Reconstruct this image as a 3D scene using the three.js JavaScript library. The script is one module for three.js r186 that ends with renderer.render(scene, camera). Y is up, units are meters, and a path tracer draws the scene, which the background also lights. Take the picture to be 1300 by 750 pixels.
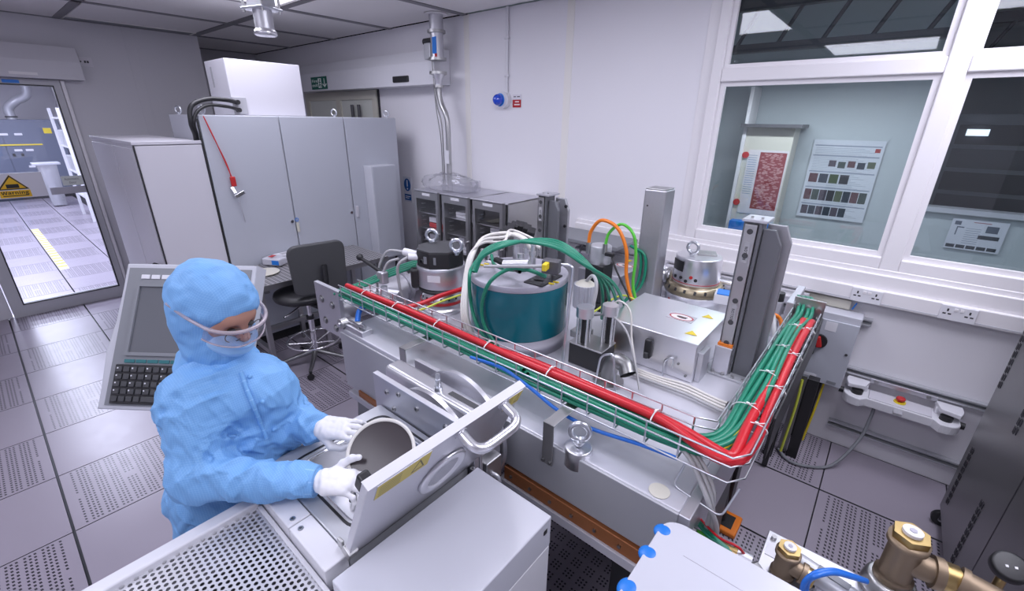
import * as THREE from 'three';
import { RoundedBoxGeometry } from 'three/addons/geometries/RoundedBoxGeometry.js';
import { mergeGeometries } from 'three/addons/utils/BufferGeometryUtils.js';
import { RectAreaLightUniformsLib } from 'three/addons/lights/RectAreaLightUniformsLib.js';

// ---------------------------------------------------------------- camera, light, exposure
const scene = new THREE.Scene();
const renderer = new THREE.WebGLRenderer({ antialias: true });
renderer.toneMapping = THREE.LinearToneMapping;
renderer.toneMappingExposure = 0.71;
renderer.shadowMap.enabled = true;
RectAreaLightUniformsLib.init();
const EYE = new THREE.Vector3(0, 2.076, 0), FPX = 563.5;
const camera = new THREE.PerspectiveCamera(2 * Math.atan(375 / FPX) * 180 / Math.PI, 1300 / 750, 0.02, 60);
camera.position.copy(EYE);
camera.rotation.order = 'YXZ';
camera.rotation.set(-0.37449, 0.69801, 0.01391);
camera.updateMatrixWorld();
scene.background = new THREE.Color(0.0, 0.0, 0.0);

const WZ = -3.41, CEIL = 3.0;
const LIGHT = new THREE.Color(0.865, 0.86, 1.0), LIGHT_I = 9.5;
// ceiling light panels: centre x, centre z (1.1 m square panels of the 1.17 m ceiling grid)
const LAMPS = [[-4.07, -1.61], [-1.73, -1.61], [0.61, -1.61], [0.61, -2.815], [-2.9, 0.8], [-0.56, 0.8]];

// ---------------------------------------------------------------- helpers
const _m = camera.matrixWorld;
function ray(u, v) { return new THREE.Vector3((u - 650) / FPX, -(v - 375) / FPX, -1).transformDirection(_m); }
function onY(u, v, y) { const d = ray(u, v), t = (y - EYE.y) / d.y; return [d.x * t, y, d.z * t]; }
function onX(u, v, x) { const d = ray(u, v), t = x / d.x; return [x, EYE.y + d.y * t, d.z * t]; }
function onZ(u, v, z) { const d = ray(u, v), t = z / d.z; return [d.x * t, EYE.y + d.y * t, z]; }
let _seed = 7;
function rnd() { _seed = (_seed * 1664525 + 1013904223) >>> 0; return _seed / 4294967296; }
const taken = new Map();
function numbered(n) { const k = taken.get(n) || 0; taken.set(n, k + 1); return k ? `${n}_${String(k).padStart(3, '0')}` : n; }
function shade(o) { o.castShadow = true; o.receiveShadow = true; return o; }
function grp(name, label, category, pos = [0, 0, 0], ry = 0, group) {
  const o = new THREE.Group(); o.name = numbered(name); o.position.set(...pos); o.rotation.y = ry;
  o.userData = { label, category }; if (group) o.userData.group = group; scene.add(o); return o;
}
function part(parent, name, geo, mat, pos, rot, label) {
  const o = shade(new THREE.Mesh(geo, mat)); o.name = name;
  if (pos) o.position.set(...pos); if (rot) o.rotation.set(...rot); if (label) o.userData.label = label;
  parent.add(o); return o;
}
function solo(name, geo, mat, label, category, group, pos, rot) {
  const o = shade(new THREE.Mesh(geo, mat)); o.name = numbered(name);
  o.userData = { label, category }; if (group) o.userData.group = group;
  if (pos) o.position.set(...pos); if (rot) o.rotation.set(...rot); scene.add(o); return o;
}
function struct(name, geo, mat, pos, rot, parent = scene) {
  const o = geo ? shade(new THREE.Mesh(geo, mat)) : new THREE.Group(); o.name = name;
  if (parent === scene) o.userData.kind = 'structure';
  if (pos) o.position.set(...pos); if (rot) o.rotation.set(...rot); parent.add(o); return o;
}
// geometry
const V = (a) => new THREE.Vector3(...a);
const box = (w, h, d) => new THREE.BoxGeometry(w, h, d);
const rb = (w, h, d, r = 0.004, s = 2) => new RoundedBoxGeometry(w, h, d, s, Math.min(r, w * .49, h * .49, d * .49));
function bx(x0, x1, y0, y1, z0, z1, r = 0) {           // box between limits
  const w = Math.abs(x1 - x0), h = Math.abs(y1 - y0), d = Math.abs(z1 - z0);
  const g = r ? rb(w, h, d, r) : box(w, h, d); g.translate((x0 + x1) / 2, (y0 + y1) / 2, (z0 + z1) / 2); return g;
}
const cyl = (r, h, s = 24, r2 = r) => new THREE.CylinderGeometry(r2, r, h, s);
function cylAt(r, a, b, s = 20, r2 = r) {               // cylinder from a to b
  const A = V(a), B = V(b), d = B.clone().sub(A), g = new THREE.CylinderGeometry(r2, r, d.length(), s);
  g.applyQuaternion(new THREE.Quaternion().setFromUnitVectors(new THREE.Vector3(0, 1, 0), d.normalize()));
  g.translate((a[0] + b[0]) / 2, (a[1] + b[1]) / 2, (a[2] + b[2]) / 2); return g;
}
function lathe(pr, s = 48) { return new THREE.LatheGeometry(pr.map(([r, y]) => new THREE.Vector2(r, y)), s); }
function tube(pts, r, n = 0, rad = 10, closed = false, ten = 0.5) {
  const c = new THREE.CatmullRomCurve3(pts.map(V), closed, 'catmullrom', ten);
  return new THREE.TubeGeometry(c, n || Math.max(16, pts.length * 10), r, rad, closed);
}
function polyTube(pts, r, rad = 8, fillet = 0.03) {     // straight runs with rounded corners
  const path = new THREE.CurvePath(), P = pts.map(V); let prev = P[0];
  for (let i = 1; i < P.length - 1; i++) {
    const a = P[i].clone().add(prev.clone().sub(P[i]).setLength(Math.min(fillet, prev.distanceTo(P[i]) * .49)));
    const b = P[i].clone().add(P[i + 1].clone().sub(P[i]).setLength(Math.min(fillet, P[i + 1].distanceTo(P[i]) * .49)));
    path.add(new THREE.LineCurve3(prev, a)); path.add(new THREE.QuadraticBezierCurve3(a, P[i], b)); prev = b;
  }
  path.add(new THREE.LineCurve3(prev, P[P.length - 1]));
  const q = []; for (const c of path.curves) { const k = c.isLineCurve3 ? 1 : 6; for (let i = 0; i < k; i++) q.push(c.getPoint(i / k)); }
  q.push(P[P.length - 1]);
  const c2 = new THREE.CatmullRomCurve3(q, false, 'centripetal');
  return new THREE.TubeGeometry(c2, Math.max(24, q.length * 5), r, rad, false);
}
function extr(pts, depth, bevel = 0) {                  // polygon in XY extruded along +Z
  const s = new THREE.Shape(pts.map(([x, y]) => new THREE.Vector2(x, y)));
  return new THREE.ExtrudeGeometry(s, { depth, bevelEnabled: bevel > 0, bevelThickness: bevel, bevelSize: bevel, bevelSegments: 1, curveSegments: 12 });
}
function rrect(w, h, r, cx = 0, cy = 0, cls = THREE.Shape) {
  const s = new cls(), x = cx - w / 2, y = cy - h / 2;
  s.moveTo(x + r, y); s.lineTo(x + w - r, y); s.quadraticCurveTo(x + w, y, x + w, y + r); s.lineTo(x + w, y + h - r);
  s.quadraticCurveTo(x + w, y + h, x + w - r, y + h); s.lineTo(x + r, y + h); s.quadraticCurveTo(x, y + h, x, y + h - r);
  s.lineTo(x, y + r); s.quadraticCurveTo(x, y, x + r, y); return s;
}
const xs = (s, depth, bevel = 0, cs = 8) => new THREE.ExtrudeGeometry(s, { depth, bevelEnabled: bevel > 0, bevelThickness: bevel, bevelSize: bevel, bevelSegments: 2, curveSegments: cs });
const torus = (R, r, a = 12, b = 32, arc = Math.PI * 2) => new THREE.TorusGeometry(R, r, a, b, arc);
function moved(g, p, r) { if (r) { g.rotateX(r[0]); g.rotateY(r[1]); g.rotateZ(r[2]); } g.translate(...p); return g; }
function join(list) { return mergeGeometries(list.map((g) => { const q = g.index ? g.toNonIndexed() : g; if (!q.attributes.uv) q.setAttribute('uv', new THREE.BufferAttribute(new Float32Array(q.attributes.position.count * 2), 2)); return q; })); }

// ---------------------------------------------------------------- textures and materials
function noiseTex(size, fn, srgb) {
  const d = new Uint8Array(size * size * 4);
  for (let y = 0; y < size; y++) for (let x = 0; x < size; x++) { const c = fn(x, y), i = (y * size + x) * 4; d[i] = c[0]; d[i + 1] = c[1]; d[i + 2] = c[2]; d[i + 3] = 255; }
  const t = new THREE.DataTexture(d, size, size); t.wrapS = t.wrapT = THREE.RepeatWrapping; t.magFilter = THREE.LinearFilter; t.minFilter = THREE.LinearMipmapLinearFilter;
  t.generateMipmaps = true; if (srgb) t.colorSpace = THREE.SRGBColorSpace; t.needsUpdate = true; return t;
}
function canvasTex(w, h, draw) {
  const c = document.createElement('canvas'); c.width = w; c.height = h; draw(c.getContext('2d'), w, h);
  const t = new THREE.CanvasTexture(c); t.colorSpace = THREE.SRGBColorSpace; t.anisotropy = 8; return t;
}
const grid = (n) => { const a = new Float32Array(n * n); for (let i = 0; i < n * n; i++) a[i] = rnd(); return (x, y) => { x = ((x % n) + n) % n; y = ((y % n) + n) % n; const i = Math.floor(x), j = Math.floor(y), u = x - i, v = y - j, k = (p, q) => a[((q % n) * n) + (p % n)], s = u * u * (3 - 2 * u), t = v * v * (3 - 2 * v); return (k(i, j) * (1 - s) + k(i + 1, j) * s) * (1 - t) + (k(i, j + 1) * (1 - s) + k(i + 1, j + 1) * s) * t; }; };
const g8 = grid(8), g32 = grid(32), g64 = grid(64);
const smudge = noiseTex(256, (x, y) => { const n = .5 * g8(x / 32, y / 32) + .3 * g32(x / 8, y / 8) + .2 * g64(x / 4, y / 4), c = 205 + 50 * n; return [c, c, c]; });
const brushed = noiseTex(256, (x, y) => { const n = .6 * g64(x / 16, y / 4 + .3) * 1 + .4 * g64(x / 4, y / 1.3), c = 190 + 65 * n; return [c, c, c]; });
smudge.repeat.set(1, 1);
const M = {};
function mat(name, rgb, rough, metal = 0, o = {}) { const m = new THREE.MeshStandardMaterial({ roughness: rough, metalness: metal, ...o }); m.color.setRGB(...rgb); m.name = name; M[name] = m; return m; }
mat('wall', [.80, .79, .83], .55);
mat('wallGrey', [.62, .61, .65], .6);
mat('seam', [.82, .80, .77], .5);
mat('ceilPanel', [.80, .78, .78], .6);
mat('ceilBar', [.20, .195, .21], .5);
mat('frameWhite', [.80, .78, .80], .35);
mat('cream', [.62, .60, .52], .45);
mat('doorGrey', [.50, .50, .53], .4);
mat('cabLight', [.52, .53, .58], .42);
mat('cabFace', [.46, .48, .535], .4);
mat('greyPlastic', [.40, .40, .43], .45);
mat('cabWhite', [.60, .59, .64], .4);
mat('white', [.72, .72, .76], .35);
mat('whiteGloss', [.58, .59, .65], .22);
mat('alu', [.64, .64, .68], .4, .9);
mat('aluBright', [.80, .80, .83], .3, .95);
mat('aluMatte', [.50, .50, .53], .6, 1, { roughnessMap: brushed });
mat('aluPaint', [.52, .53, .56], .38, .35);
mat('steel', [.50, .50, .50], .42, 1, { roughnessMap: brushed });
mat('deck', [.62, .62, .67], .34, .35);
mat('steelDark', [.30, .30, .30], .38, 1);
mat('columnGrey', [.17, .175, .19], .42, .4);
mat('chrome', [.82, .82, .84], .12, 1);
mat('zinc', [.68, .70, .74], .28, 1);
mat('black', [.018, .018, .02], .42);
mat('blackMatte', [.02, .02, .021], .8);
mat('gap', [.03, .028, .035], .8);
mat('charcoal', [.055, .056, .06], .5);
mat('darkGrey', [.10, .10, .11], .42, .3);
mat('midGrey', [.22, .23, .25], .5);
mat('green', [.012, .22, .13], .35);
mat('greenBright', [.10, .52, .05], .35);
mat('red', [.55, .012, .022], .34);
mat('redPaint', [.5, .02, .02], .4);
mat('orange', [.75, .2, .015], .4);
mat('yellow', [.80, .62, .03], .45);
mat('yellowGreen', [.62, .68, .08], .4);
mat('blueCable', [.02, .16, .62], .35);
mat('bluePlastic', [.01, .19, .66], .4);
mat('greyCable', [.42, .42, .43], .45);
mat('whiteCable', [.68, .66, .62], .45);
mat('copper', [.42, .16, .06], .45, .4);
mat('brass', [.55, .40, .17], .3, 1);
mat('bronze', [.30, .23, .16], .5, .9);
mat('goldRing', [.42, .36, .25], .35, 1);
mat('tealBody', [.006, .125, .165], .22);
mat('lilac', [.43, .42, .48], .4);
mat('tie', [.82, .82, .82], .4);
mat('tileWhite', [.50, .485, .52], .34, 0, { roughnessMap: smudge });
M.glass = new THREE.MeshPhysicalMaterial({ color: 0xffffff, roughness: 0.02, transmission: 1, thickness: 0, ior: 1.5 }); M.glass.name = 'glass';
M.glassTint = new THREE.MeshPhysicalMaterial({ color: new THREE.Color().setRGB(.84, .88, .90), roughness: 0.02, transmission: 1, thickness: 0, ior: 1.5 }); M.glassTint.name = 'glassTint';
M.clearPlastic = new THREE.MeshPhysicalMaterial({ color: new THREE.Color().setRGB(.9, .9, .92), roughness: 0.12, transmission: .92, thickness: 0, ior: 1.45, side: THREE.DoubleSide }); M.clearPlastic.name = 'clearPlastic';
function printed(w, h, draw, rough = .5) { return new THREE.MeshStandardMaterial({ map: canvasTex(w, h, draw), roughness: rough }); }

// ---------------------------------------------------------------- the room
const XL = -7.0, XR = 2.4, ZB = 2.2, XA = -8.25, ZC = -2.25;
{ // floor
  const fl = struct('floor', null); 
  part(fl, 'subfloor', bx(XA, XR, -.12, -.03, WZ - .1, ZB), M.darkGrey);
  const S = 0.6, geoF = rb(S - .006, .03, S - .008, .0025, 1);
  const top = (draw) => { const t = canvasTex(1024, 1024, draw); return t; };
  const base = (c, w, h) => { c.fillStyle = '#a19aa6'; c.fillRect(0, 0, w, h); for (let i = 0; i < 900; i++) { const g = 154 + rnd() * 12; c.fillStyle = `rgba(${g},${g - 4},${g + 3},0.25)`; c.fillRect(rnd() * w, rnd() * h, 2 + rnd() * 14, 1 + rnd() * 3); } };
  const perf = top((c, w, h) => {
    base(c, w, h); c.fillStyle = '#2e2b33'; const n = 9, st = w / n;
    for (let s = 0; s < n; s++) for (let k = 0; k < 3; k++) { if ((s === 0 && k < 2) || (s === n - 1 && k > 0)) continue; for (let r = 0; r < 22; r++) {
      const mid = s === 4 && (r === 10 || r === 11); if (mid) continue; if ((s === 0 || s === n - 1) && (r === 10 || r === 11)) continue;
      const x = s * st + st * (.22 + k * .28), y = (r + .9) * h / 23; c.beginPath(); c.moveTo(x - 10, y - 12); c.lineTo(x + 6, y - 12); c.lineTo(x + 11, y + 11); c.lineTo(x - 5, y + 11); c.fill();
    } }
  });
  const dots = top((c, w, h) => { base(c, w, h); c.fillStyle = '#2a2830'; for (let i = 0; i < 8; i++) for (let j = 0; j < 8; j++) for (let a = 0; a < 3; a++) for (let b = 0; b < 3; b++) { c.beginPath(); c.arc((i + .26 + a * .24) * w / 8, (j + .26 + b * .24) * h / 8, 9, 0, 7); c.fill(); } });
  const plain = top((c, w, h) => { base(c, w, h); c.fillStyle = '#8a868e'; for (const [x, y] of [[30, 30], [994, 30], [30, 994], [994, 994]]) { c.beginPath(); c.arc(x, y, 6, 0, 7); c.fill(); } });
  const perf2 = perf.clone(); perf2.center.set(.5, .5); perf2.rotation = Math.PI / 2; perf2.needsUpdate = true;
  const mk = (map) => { const side = new THREE.MeshStandardMaterial({ roughness: .5 }); side.color.setRGB(.1, .1, .11); const t = new THREE.MeshStandardMaterial({ map, roughness: .36, roughnessMap: smudge }); return [side, side, t, side, side, side]; };
  const boxT = new THREE.BoxGeometry(S - .007, .03, S - .013);
  const MP = mk(perf), MP2 = mk(perf2), MD = mk(dots), MN = mk(plain);
  for (let i = -14; i <= 3; i++) for (let j = -4; j <= 5; j++) {
    const x0 = .1 + i * S, z0 = .164 - j * S; let x1 = x0 + S, z1 = z0 - S, X0 = x0, X1 = x1, Z0 = z0, Z1 = z1;
    if (x1 < XA + .02 || x0 > XR || z1 > ZB || z0 < WZ) continue; if (x1 < XL + .1 && z0 > ZC + .1) continue;
    X1 = Math.min(X1, XR); Z1 = Math.max(Z1, WZ); Z0 = Math.min(Z0, ZB); X0 = Math.max(X0, XA); if (z1 > ZC - .05) X0 = Math.max(X0, XL);
    if (X1 - X0 < .04 || Z0 - Z1 < .04) continue;
    const p = ((i + j) % 2 + 2) % 2 === 0;
    const m = p ? (x0 > -.6 ? MP : x0 > -1.8 && z0 > -1.7 ? MD : MP2) : MN;
    const full = Math.abs(X1 - X0 - S) < .01 && Math.abs(Z0 - Z1 - S) < .01;
    part(fl, 'floor_tile', full ? boxT : box(X1 - X0 - .007, .03, Z0 - Z1 - .013), m, [(X0 + X1) / 2, -.015, (Z0 + Z1) / 2]);
  }
  M.floorSets = { MP2, MN, boxT };
}
{ // ceiling with grid bars and square panels
  const ce = struct('ceiling', null);
  part(ce, 'ceiling_slab', bx(XA, XR, CEIL + .04, CEIL + .16, WZ - .1, ZB), M.ceilBar);
  const P = 1.17, pg = rb(P - .07, .03, P - .07, .006, 1), cells = [];
  for (let i = -4; i <= 5; i++) for (let j = -3; j <= 1; j++) {
    const cx = -4.07 + i * P, cz = -1.61 + (1 + j) * 1.205; cells.push([cx, cz]);
    if (cx - P / 2 > XR - .1 || cx + P / 2 < XA || cz > ZB + .3 || cz < WZ) continue; if (cx < XL && cz > ZC) continue;
    if (LAMPS.some(([a, b]) => Math.hypot(a - cx, b - cz) < .3)) continue;
    const x0 = Math.max(cx - P / 2, XA), x1 = Math.min(cx + P / 2, XR), z1 = Math.min(cz + .6, ZB), z0 = Math.max(cz - .6, WZ);
    part(ce, 'ceiling_panel', bx(x0 + .035, x1 - .035, CEIL, CEIL + .03, z0 + .035, z1 - .035, .004), M.ceilPanel);
  }
  for (let i = -4; i <= 5; i++) { const x = -4.07 + (i + .5) * P; if (x > XA && x < XR) part(ce, 'grid_bar', bx(x - .035, x + .035, CEIL - .006, CEIL + .012, x < XL ? WZ : WZ, x < XL ? ZC : ZB), M.ceilBar); }
  for (const z of [-2.22, -.995, .21, 1.415]) part(ce, 'grid_bar', bx(z < ZC ? XA : XL, XR, CEIL - .006, CEIL + .012, z - .035, z + .035), M.ceilBar);
  part(ce, 'grid_backing', bx(XA, XR, CEIL + .012, CEIL + .04, WZ, ZB), M.ceilBar);
  const vent = grp('ceiling_vent', 'long narrow ceiling vent above the grey wall beside the door', 'vent', [XL + .12, CEIL - .006, -1.6]);
  part(vent, 'frame', join([bx(-.1, .1, 0, .012, -.58, -.56), bx(-.1, .1, 0, .012, .56, .58), bx(-.1, -.085, 0, .012, -.56, .56), bx(.085, .1, 0, .012, -.56, .56)]), M.seam);
  part(vent, 'grille', bx(-.085, .085, .004, .01, -.56, .56), M.midGrey);
}
for (const [x, z] of LAMPS) { // lit ceiling panels
  const seen = x < -4 && z < 0;
  const l = grp('ceiling_light', seen ? 'square glowing ceiling light panel above the hanging steel pipe flange' : 'square glowing ceiling light panel out over the room', 'light', [x, CEIL, z], 0, 'ceiling light panels');
  part(l, 'frame', join([bx(-.56, .56, -.008, .012, -.56, -.53), bx(-.56, .56, -.008, .012, .53, .56), bx(-.56, -.53, -.008, .012, -.53, .53), bx(.53, .56, -.008, .012, -.53, .53)]), M.seam);
  const em = new THREE.MeshStandardMaterial({ color: 0x222222, emissive: LIGHT, emissiveIntensity: 3.0 });
  part(l, 'diffuser', bx(-.53, .53, -.002, .008, -.53, .53), em);
  const a = new THREE.RectAreaLight(LIGHT, LIGHT_I, 1.06, 1.06); a.name = 'panel_light'; a.position.set(0, -.012, 0); a.rotation.x = -Math.PI / 2; a.castShadow = true; l.add(a);
}
{ // walls
  const T = .12;
  // window wall with four openings
  const ox = [-1.10, .09, .235, 1.43], oy = [1.30, 2.375, 2.44, 2.92];
  const wx0 = -1.03, wx1 = .015, wx2 = .165, wx3 = 1.21;
  const ww = struct('wall_window', null);
  part(ww, 'wall_panel', bx(XA, -3.475, 0, CEIL, WZ - T, WZ), M.wall);
  part(ww, 'wall_panel', bx(-3.465, -2.295, 0, CEIL, WZ - T, WZ), M.wall);
  part(ww, 'wall_panel', bx(-2.285, wx0 - .09, 0, CEIL, WZ - T, WZ), M.wall);
  part(ww, 'wall_panel', bx(wx0 - .09, XR, 0, 1.27, WZ - T, WZ), M.wall);
  part(ww, 'wall_panel', bx(wx3 + .09, XR, 1.27, CEIL, WZ - T, WZ), M.wall);
  part(ww, 'wall_panel', bx(wx0 - .09, wx3 + .09, 2.93, CEIL, WZ - T, WZ), M.wall);
  part(ww, 'wall_backing', bx(-4, -2, 0, CEIL, WZ - T - .02, WZ - T), M.wall);
  for (const x of [-3.47, -2.29]) part(ww, 'joint_cover', bx(x - .035, x + .035, 0, CEIL, WZ - .001, WZ + .004, .002), M.seam);
  part(ww, 'joint_cover', bx(-1.2, -1.125, 0, CEIL, WZ - .001, WZ + .004, .002), M.frameWhite);
  // window frames: mullions and rails standing a little proud with bevelled glazing beads
  const tr = struct('trim_1', null);
  const F = (x0, x1, y0, y1) => part(tr, 'frame_bar', bx(x0, x1, y0, y1, WZ - T, WZ + .025, .008), M.frameWhite);
  F(wx0 - .10, wx0 - .03, 1.27, 2.95); F(wx1 + .03, wx2 - .03, 1.27, 2.95); F(wx3 + .03, wx3 + .1, 1.27, 2.95);
  for (const [a, b] of [[wx0 - .03, wx1 + .03], [wx2 - .03, wx3 + .03]]) { F(a, b, 2.335, 2.415); F(a, b, 1.27, 1.345); F(a, b, 2.88, 2.95); }
  part(tr, 'sill_step', bx(-2.1, XR, 1.155, 1.245, WZ, WZ + .05, .006), M.frameWhite);
  part(tr, 'sill_step', bx(-2.1, XR, 1.235, 1.275, WZ, WZ + .03, .006), M.frameWhite);
  let n = 1;
  for (const [a, b] of [[wx0, wx1], [wx2, wx3]]) for (const [c, d] of [[1.372, 2.308], [2.44, 2.865]]) {
    const w = struct(`window_${n++}`, null), e = .03;
    const bead = (pts) => part(w, 'glazing_bead', extr(pts, .03), M.frameWhite, [0, 0, WZ - .03]);
    bead([[a - e, c - e], [b + e, c - e], [b, c], [a, c]]); bead([[a - e, d + e], [a, d], [b, d], [b + e, d + e]]);
    bead([[a - e, c - e], [a, c], [a, d], [a - e, d + e]]); bead([[b, c], [b + e, c - e], [b + e, d + e], [b, d]]);
    part(w, 'pane', bx(a - .01, b + .01, c - .01, d + .01, WZ - .062, WZ - .056), M.glassTint);
  }
  // left wall with the door opening, its return and the alcove
  const dl = struct('wall_left', null), d0 = -.86, d1 = .13, dh = 2.41;
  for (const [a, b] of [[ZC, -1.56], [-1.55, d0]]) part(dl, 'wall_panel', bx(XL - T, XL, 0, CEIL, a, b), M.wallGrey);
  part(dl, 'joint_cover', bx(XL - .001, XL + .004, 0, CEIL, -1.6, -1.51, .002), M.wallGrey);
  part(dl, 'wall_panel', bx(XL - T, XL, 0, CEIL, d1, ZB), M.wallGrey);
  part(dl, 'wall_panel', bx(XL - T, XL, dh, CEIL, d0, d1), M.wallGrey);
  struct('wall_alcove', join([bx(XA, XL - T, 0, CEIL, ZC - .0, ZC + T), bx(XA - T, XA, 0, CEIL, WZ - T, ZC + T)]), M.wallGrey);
  struct('wall_right', bx(XR, XR + T, 0, CEIL, WZ, ZB), M.wall);
  struct('wall_back', bx(XL - T, XR + T, 0, CEIL, ZB, ZB + T), M.wall);
  // glazed sliding door on the left wall
  const dr = struct('door_1', null);
  const g0 = -.797, g1 = .015, y0 = .137, y1 = 2.35;
  part(dr, 'door_frame', join([bx(XL - .05, XL + .03, 0, y0, d0, d1 - .01), bx(XL - .05, XL + .03, y1, dh, d0, d1 - .01), bx(XL - .05, XL + .03, y0, y1, d0, g0), bx(XL - .05, XL + .03, y0, y1, g1, d1 - .01)]), M.doorGrey);
  part(dr, 'gasket', join([bx(XL - .01, XL + .034, y0 - .008, y0 + .004, g0 - .008, g1 + .008), bx(XL - .01, XL + .034, y1 - .004, y1 + .008, g0 - .008, g1 + .008), bx(XL - .01, XL + .034, y0, y1, g0 - .008, g0 + .003), bx(XL - .01, XL + .034, y0, y1, g1 - .003, g1 + .008)]), M.black);
  part(dr, 'pane', bx(XL, XL + .008, y0, y1, g0, g1), M.glass);
  part(dr, 'door_jamb', bx(XL, XL + .045, 0, dh, d0 - .035, d0 - .004, .005), M.frameWhite);
  part(dr, 'maker_plate', bx(XL + .03, XL + .034, 2.365, 2.395, -.56, -.44), M.bluePlastic);
  // door in the window wall, seen over the cabinets
  const d2 = struct('door_2', null), e0 = -6.75, e1 = -5.0, eh = 2.40, zf = WZ + .03;
  part(d2, 'door_frame', join([bx(e0, e1, 2.30, eh, WZ, zf), bx(e0, e0 + .1, 0, 2.3, WZ, zf), bx(e1 - .1, e1, 0, 2.3, WZ, zf), bx(-5.93, -5.82, 0, 2.3, WZ, zf)]), M.cream);
  const pane = new THREE.MeshStandardMaterial({ color: new THREE.Color().setRGB(.72, .74, .68), roughness: .15 });
  part(d2, 'pane', bx(e0 + .1, -5.93, .2, 2.3, WZ, WZ + .012), pane); part(d2, 'pane', bx(-5.82, e1 - .1, .2, 2.3, WZ, WZ + .012), pane);
  for (const x of [-5.5, -5.35]) part(d2, 'pull_bar', cylAt(.02, [x, 1.0, WZ + .06], [x, 2.24, WZ + .06], 12), M.darkGrey);
  part(d2, 'seal', bx(e1 + .01, e1 + .03, 0, 2.42, WZ, WZ + .02), M.gap);
}
{ // door header housings
  const prof = [[0, 0], [.16, 0], [.16, .16], [.1, .30], [0, .30]];
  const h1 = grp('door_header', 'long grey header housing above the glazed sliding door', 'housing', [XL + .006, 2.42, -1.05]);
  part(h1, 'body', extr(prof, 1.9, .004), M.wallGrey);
  part(h1, 'maker_plate', bx(.165, .168, .02, .045, .35, .55), M.frameWhite);
  const h2 = grp('door_header', 'long white header housing on the wall over the far double door', 'housing', [-6.5, 2.41, WZ + .006]);
  part(h2, 'body', extr([[0, 0], [.2, 0], [.2, .2], [.13, .31], [0, .31]], 2.78, .004), M.white, [2.78, 0, 0], [0, -Math.PI / 2, 0]);
  part(h2, 'sensor', bx(2.12, 2.38, .03, .09, .2, .225, .01), M.black, null, null, 'black motion sensor');
  const sg = (t, w, h, label, cat, pos, rot, draw, name = 'wall_sign') => solo(name, box(w, h, .004), [M.white, M.white, M.white, M.white, printed(...t, draw), M.white], label, cat, null, pos, rot);
  sg([256, 160], .4, .145, 'green fire exit sign with arrow under the white header housing', 'sign', [-5.95, 2.495, WZ + .216], null, (c, w, h) => {
    c.fillStyle = '#0d5a4a'; c.fillRect(0, 0, w, h); c.fillStyle = '#e8efe9'; c.font = 'bold 52px sans-serif'; c.fillText('Fire', 10, 70); c.fillText('exit', 10, 125); c.fillRect(112, 20, 54, 122); c.fillStyle = '#0d5a4a'; c.beginPath(); c.arc(142, 42, 10, 0, 7); c.fill(); c.lineWidth = 11; c.strokeStyle = '#0d5a4a'; c.beginPath(); c.moveTo(140, 56); c.lineTo(136, 92); c.lineTo(154, 110); c.lineTo(150, 134); c.moveTo(136, 92); c.lineTo(122, 124); c.moveTo(122, 66); c.lineTo(158, 74); c.stroke();
    c.strokeStyle = '#e8efe9'; c.lineWidth = 12; c.strokeRect(186, 30, 0, 0); c.beginPath(); c.moveTo(212, 24); c.lineTo(212, 126); c.moveTo(182, 92); c.lineTo(212, 130); c.lineTo(242, 92); c.stroke(); });
  sg([128, 256], .15, .3, 'blue round mandatory sign with exclamation mark beside the cabinets', 'sign', [-4.55, 1.28, WZ + .004], null, (c, w, h) => { c.fillStyle = '#cfd3dd'; c.fillRect(0, 0, w, h); c.fillStyle = '#15549a'; c.beginPath(); c.ellipse(64, 82, 54, 64, 0, 0, 7); c.fill(); c.fillRect(10, 178, 108, 62); c.fillStyle = '#e8ecf4'; c.fillRect(56, 34, 16, 66); c.beginPath(); c.arc(64, 122, 10, 0, 7); c.fill(); c.fillRect(22, 196, 84, 8); c.fillRect(22, 214, 60, 8); });
  sg([128, 96], .12, .09, 'small white label with black print on the grey wall by the door header', 'label', [XL + .004, 2.61, -1.12], [0, Math.PI / 2, 0], (c, w, h) => { c.fillStyle = '#d8d5dc'; c.fillRect(0, 0, w, h); c.fillStyle = '#26242a'; c.fillRect(54, 36, 18, 24); c.fillRect(78, 36, 18, 24); c.beginPath(); c.arc(24, 48, 8, 0, 7); c.fill(); });
}
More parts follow.
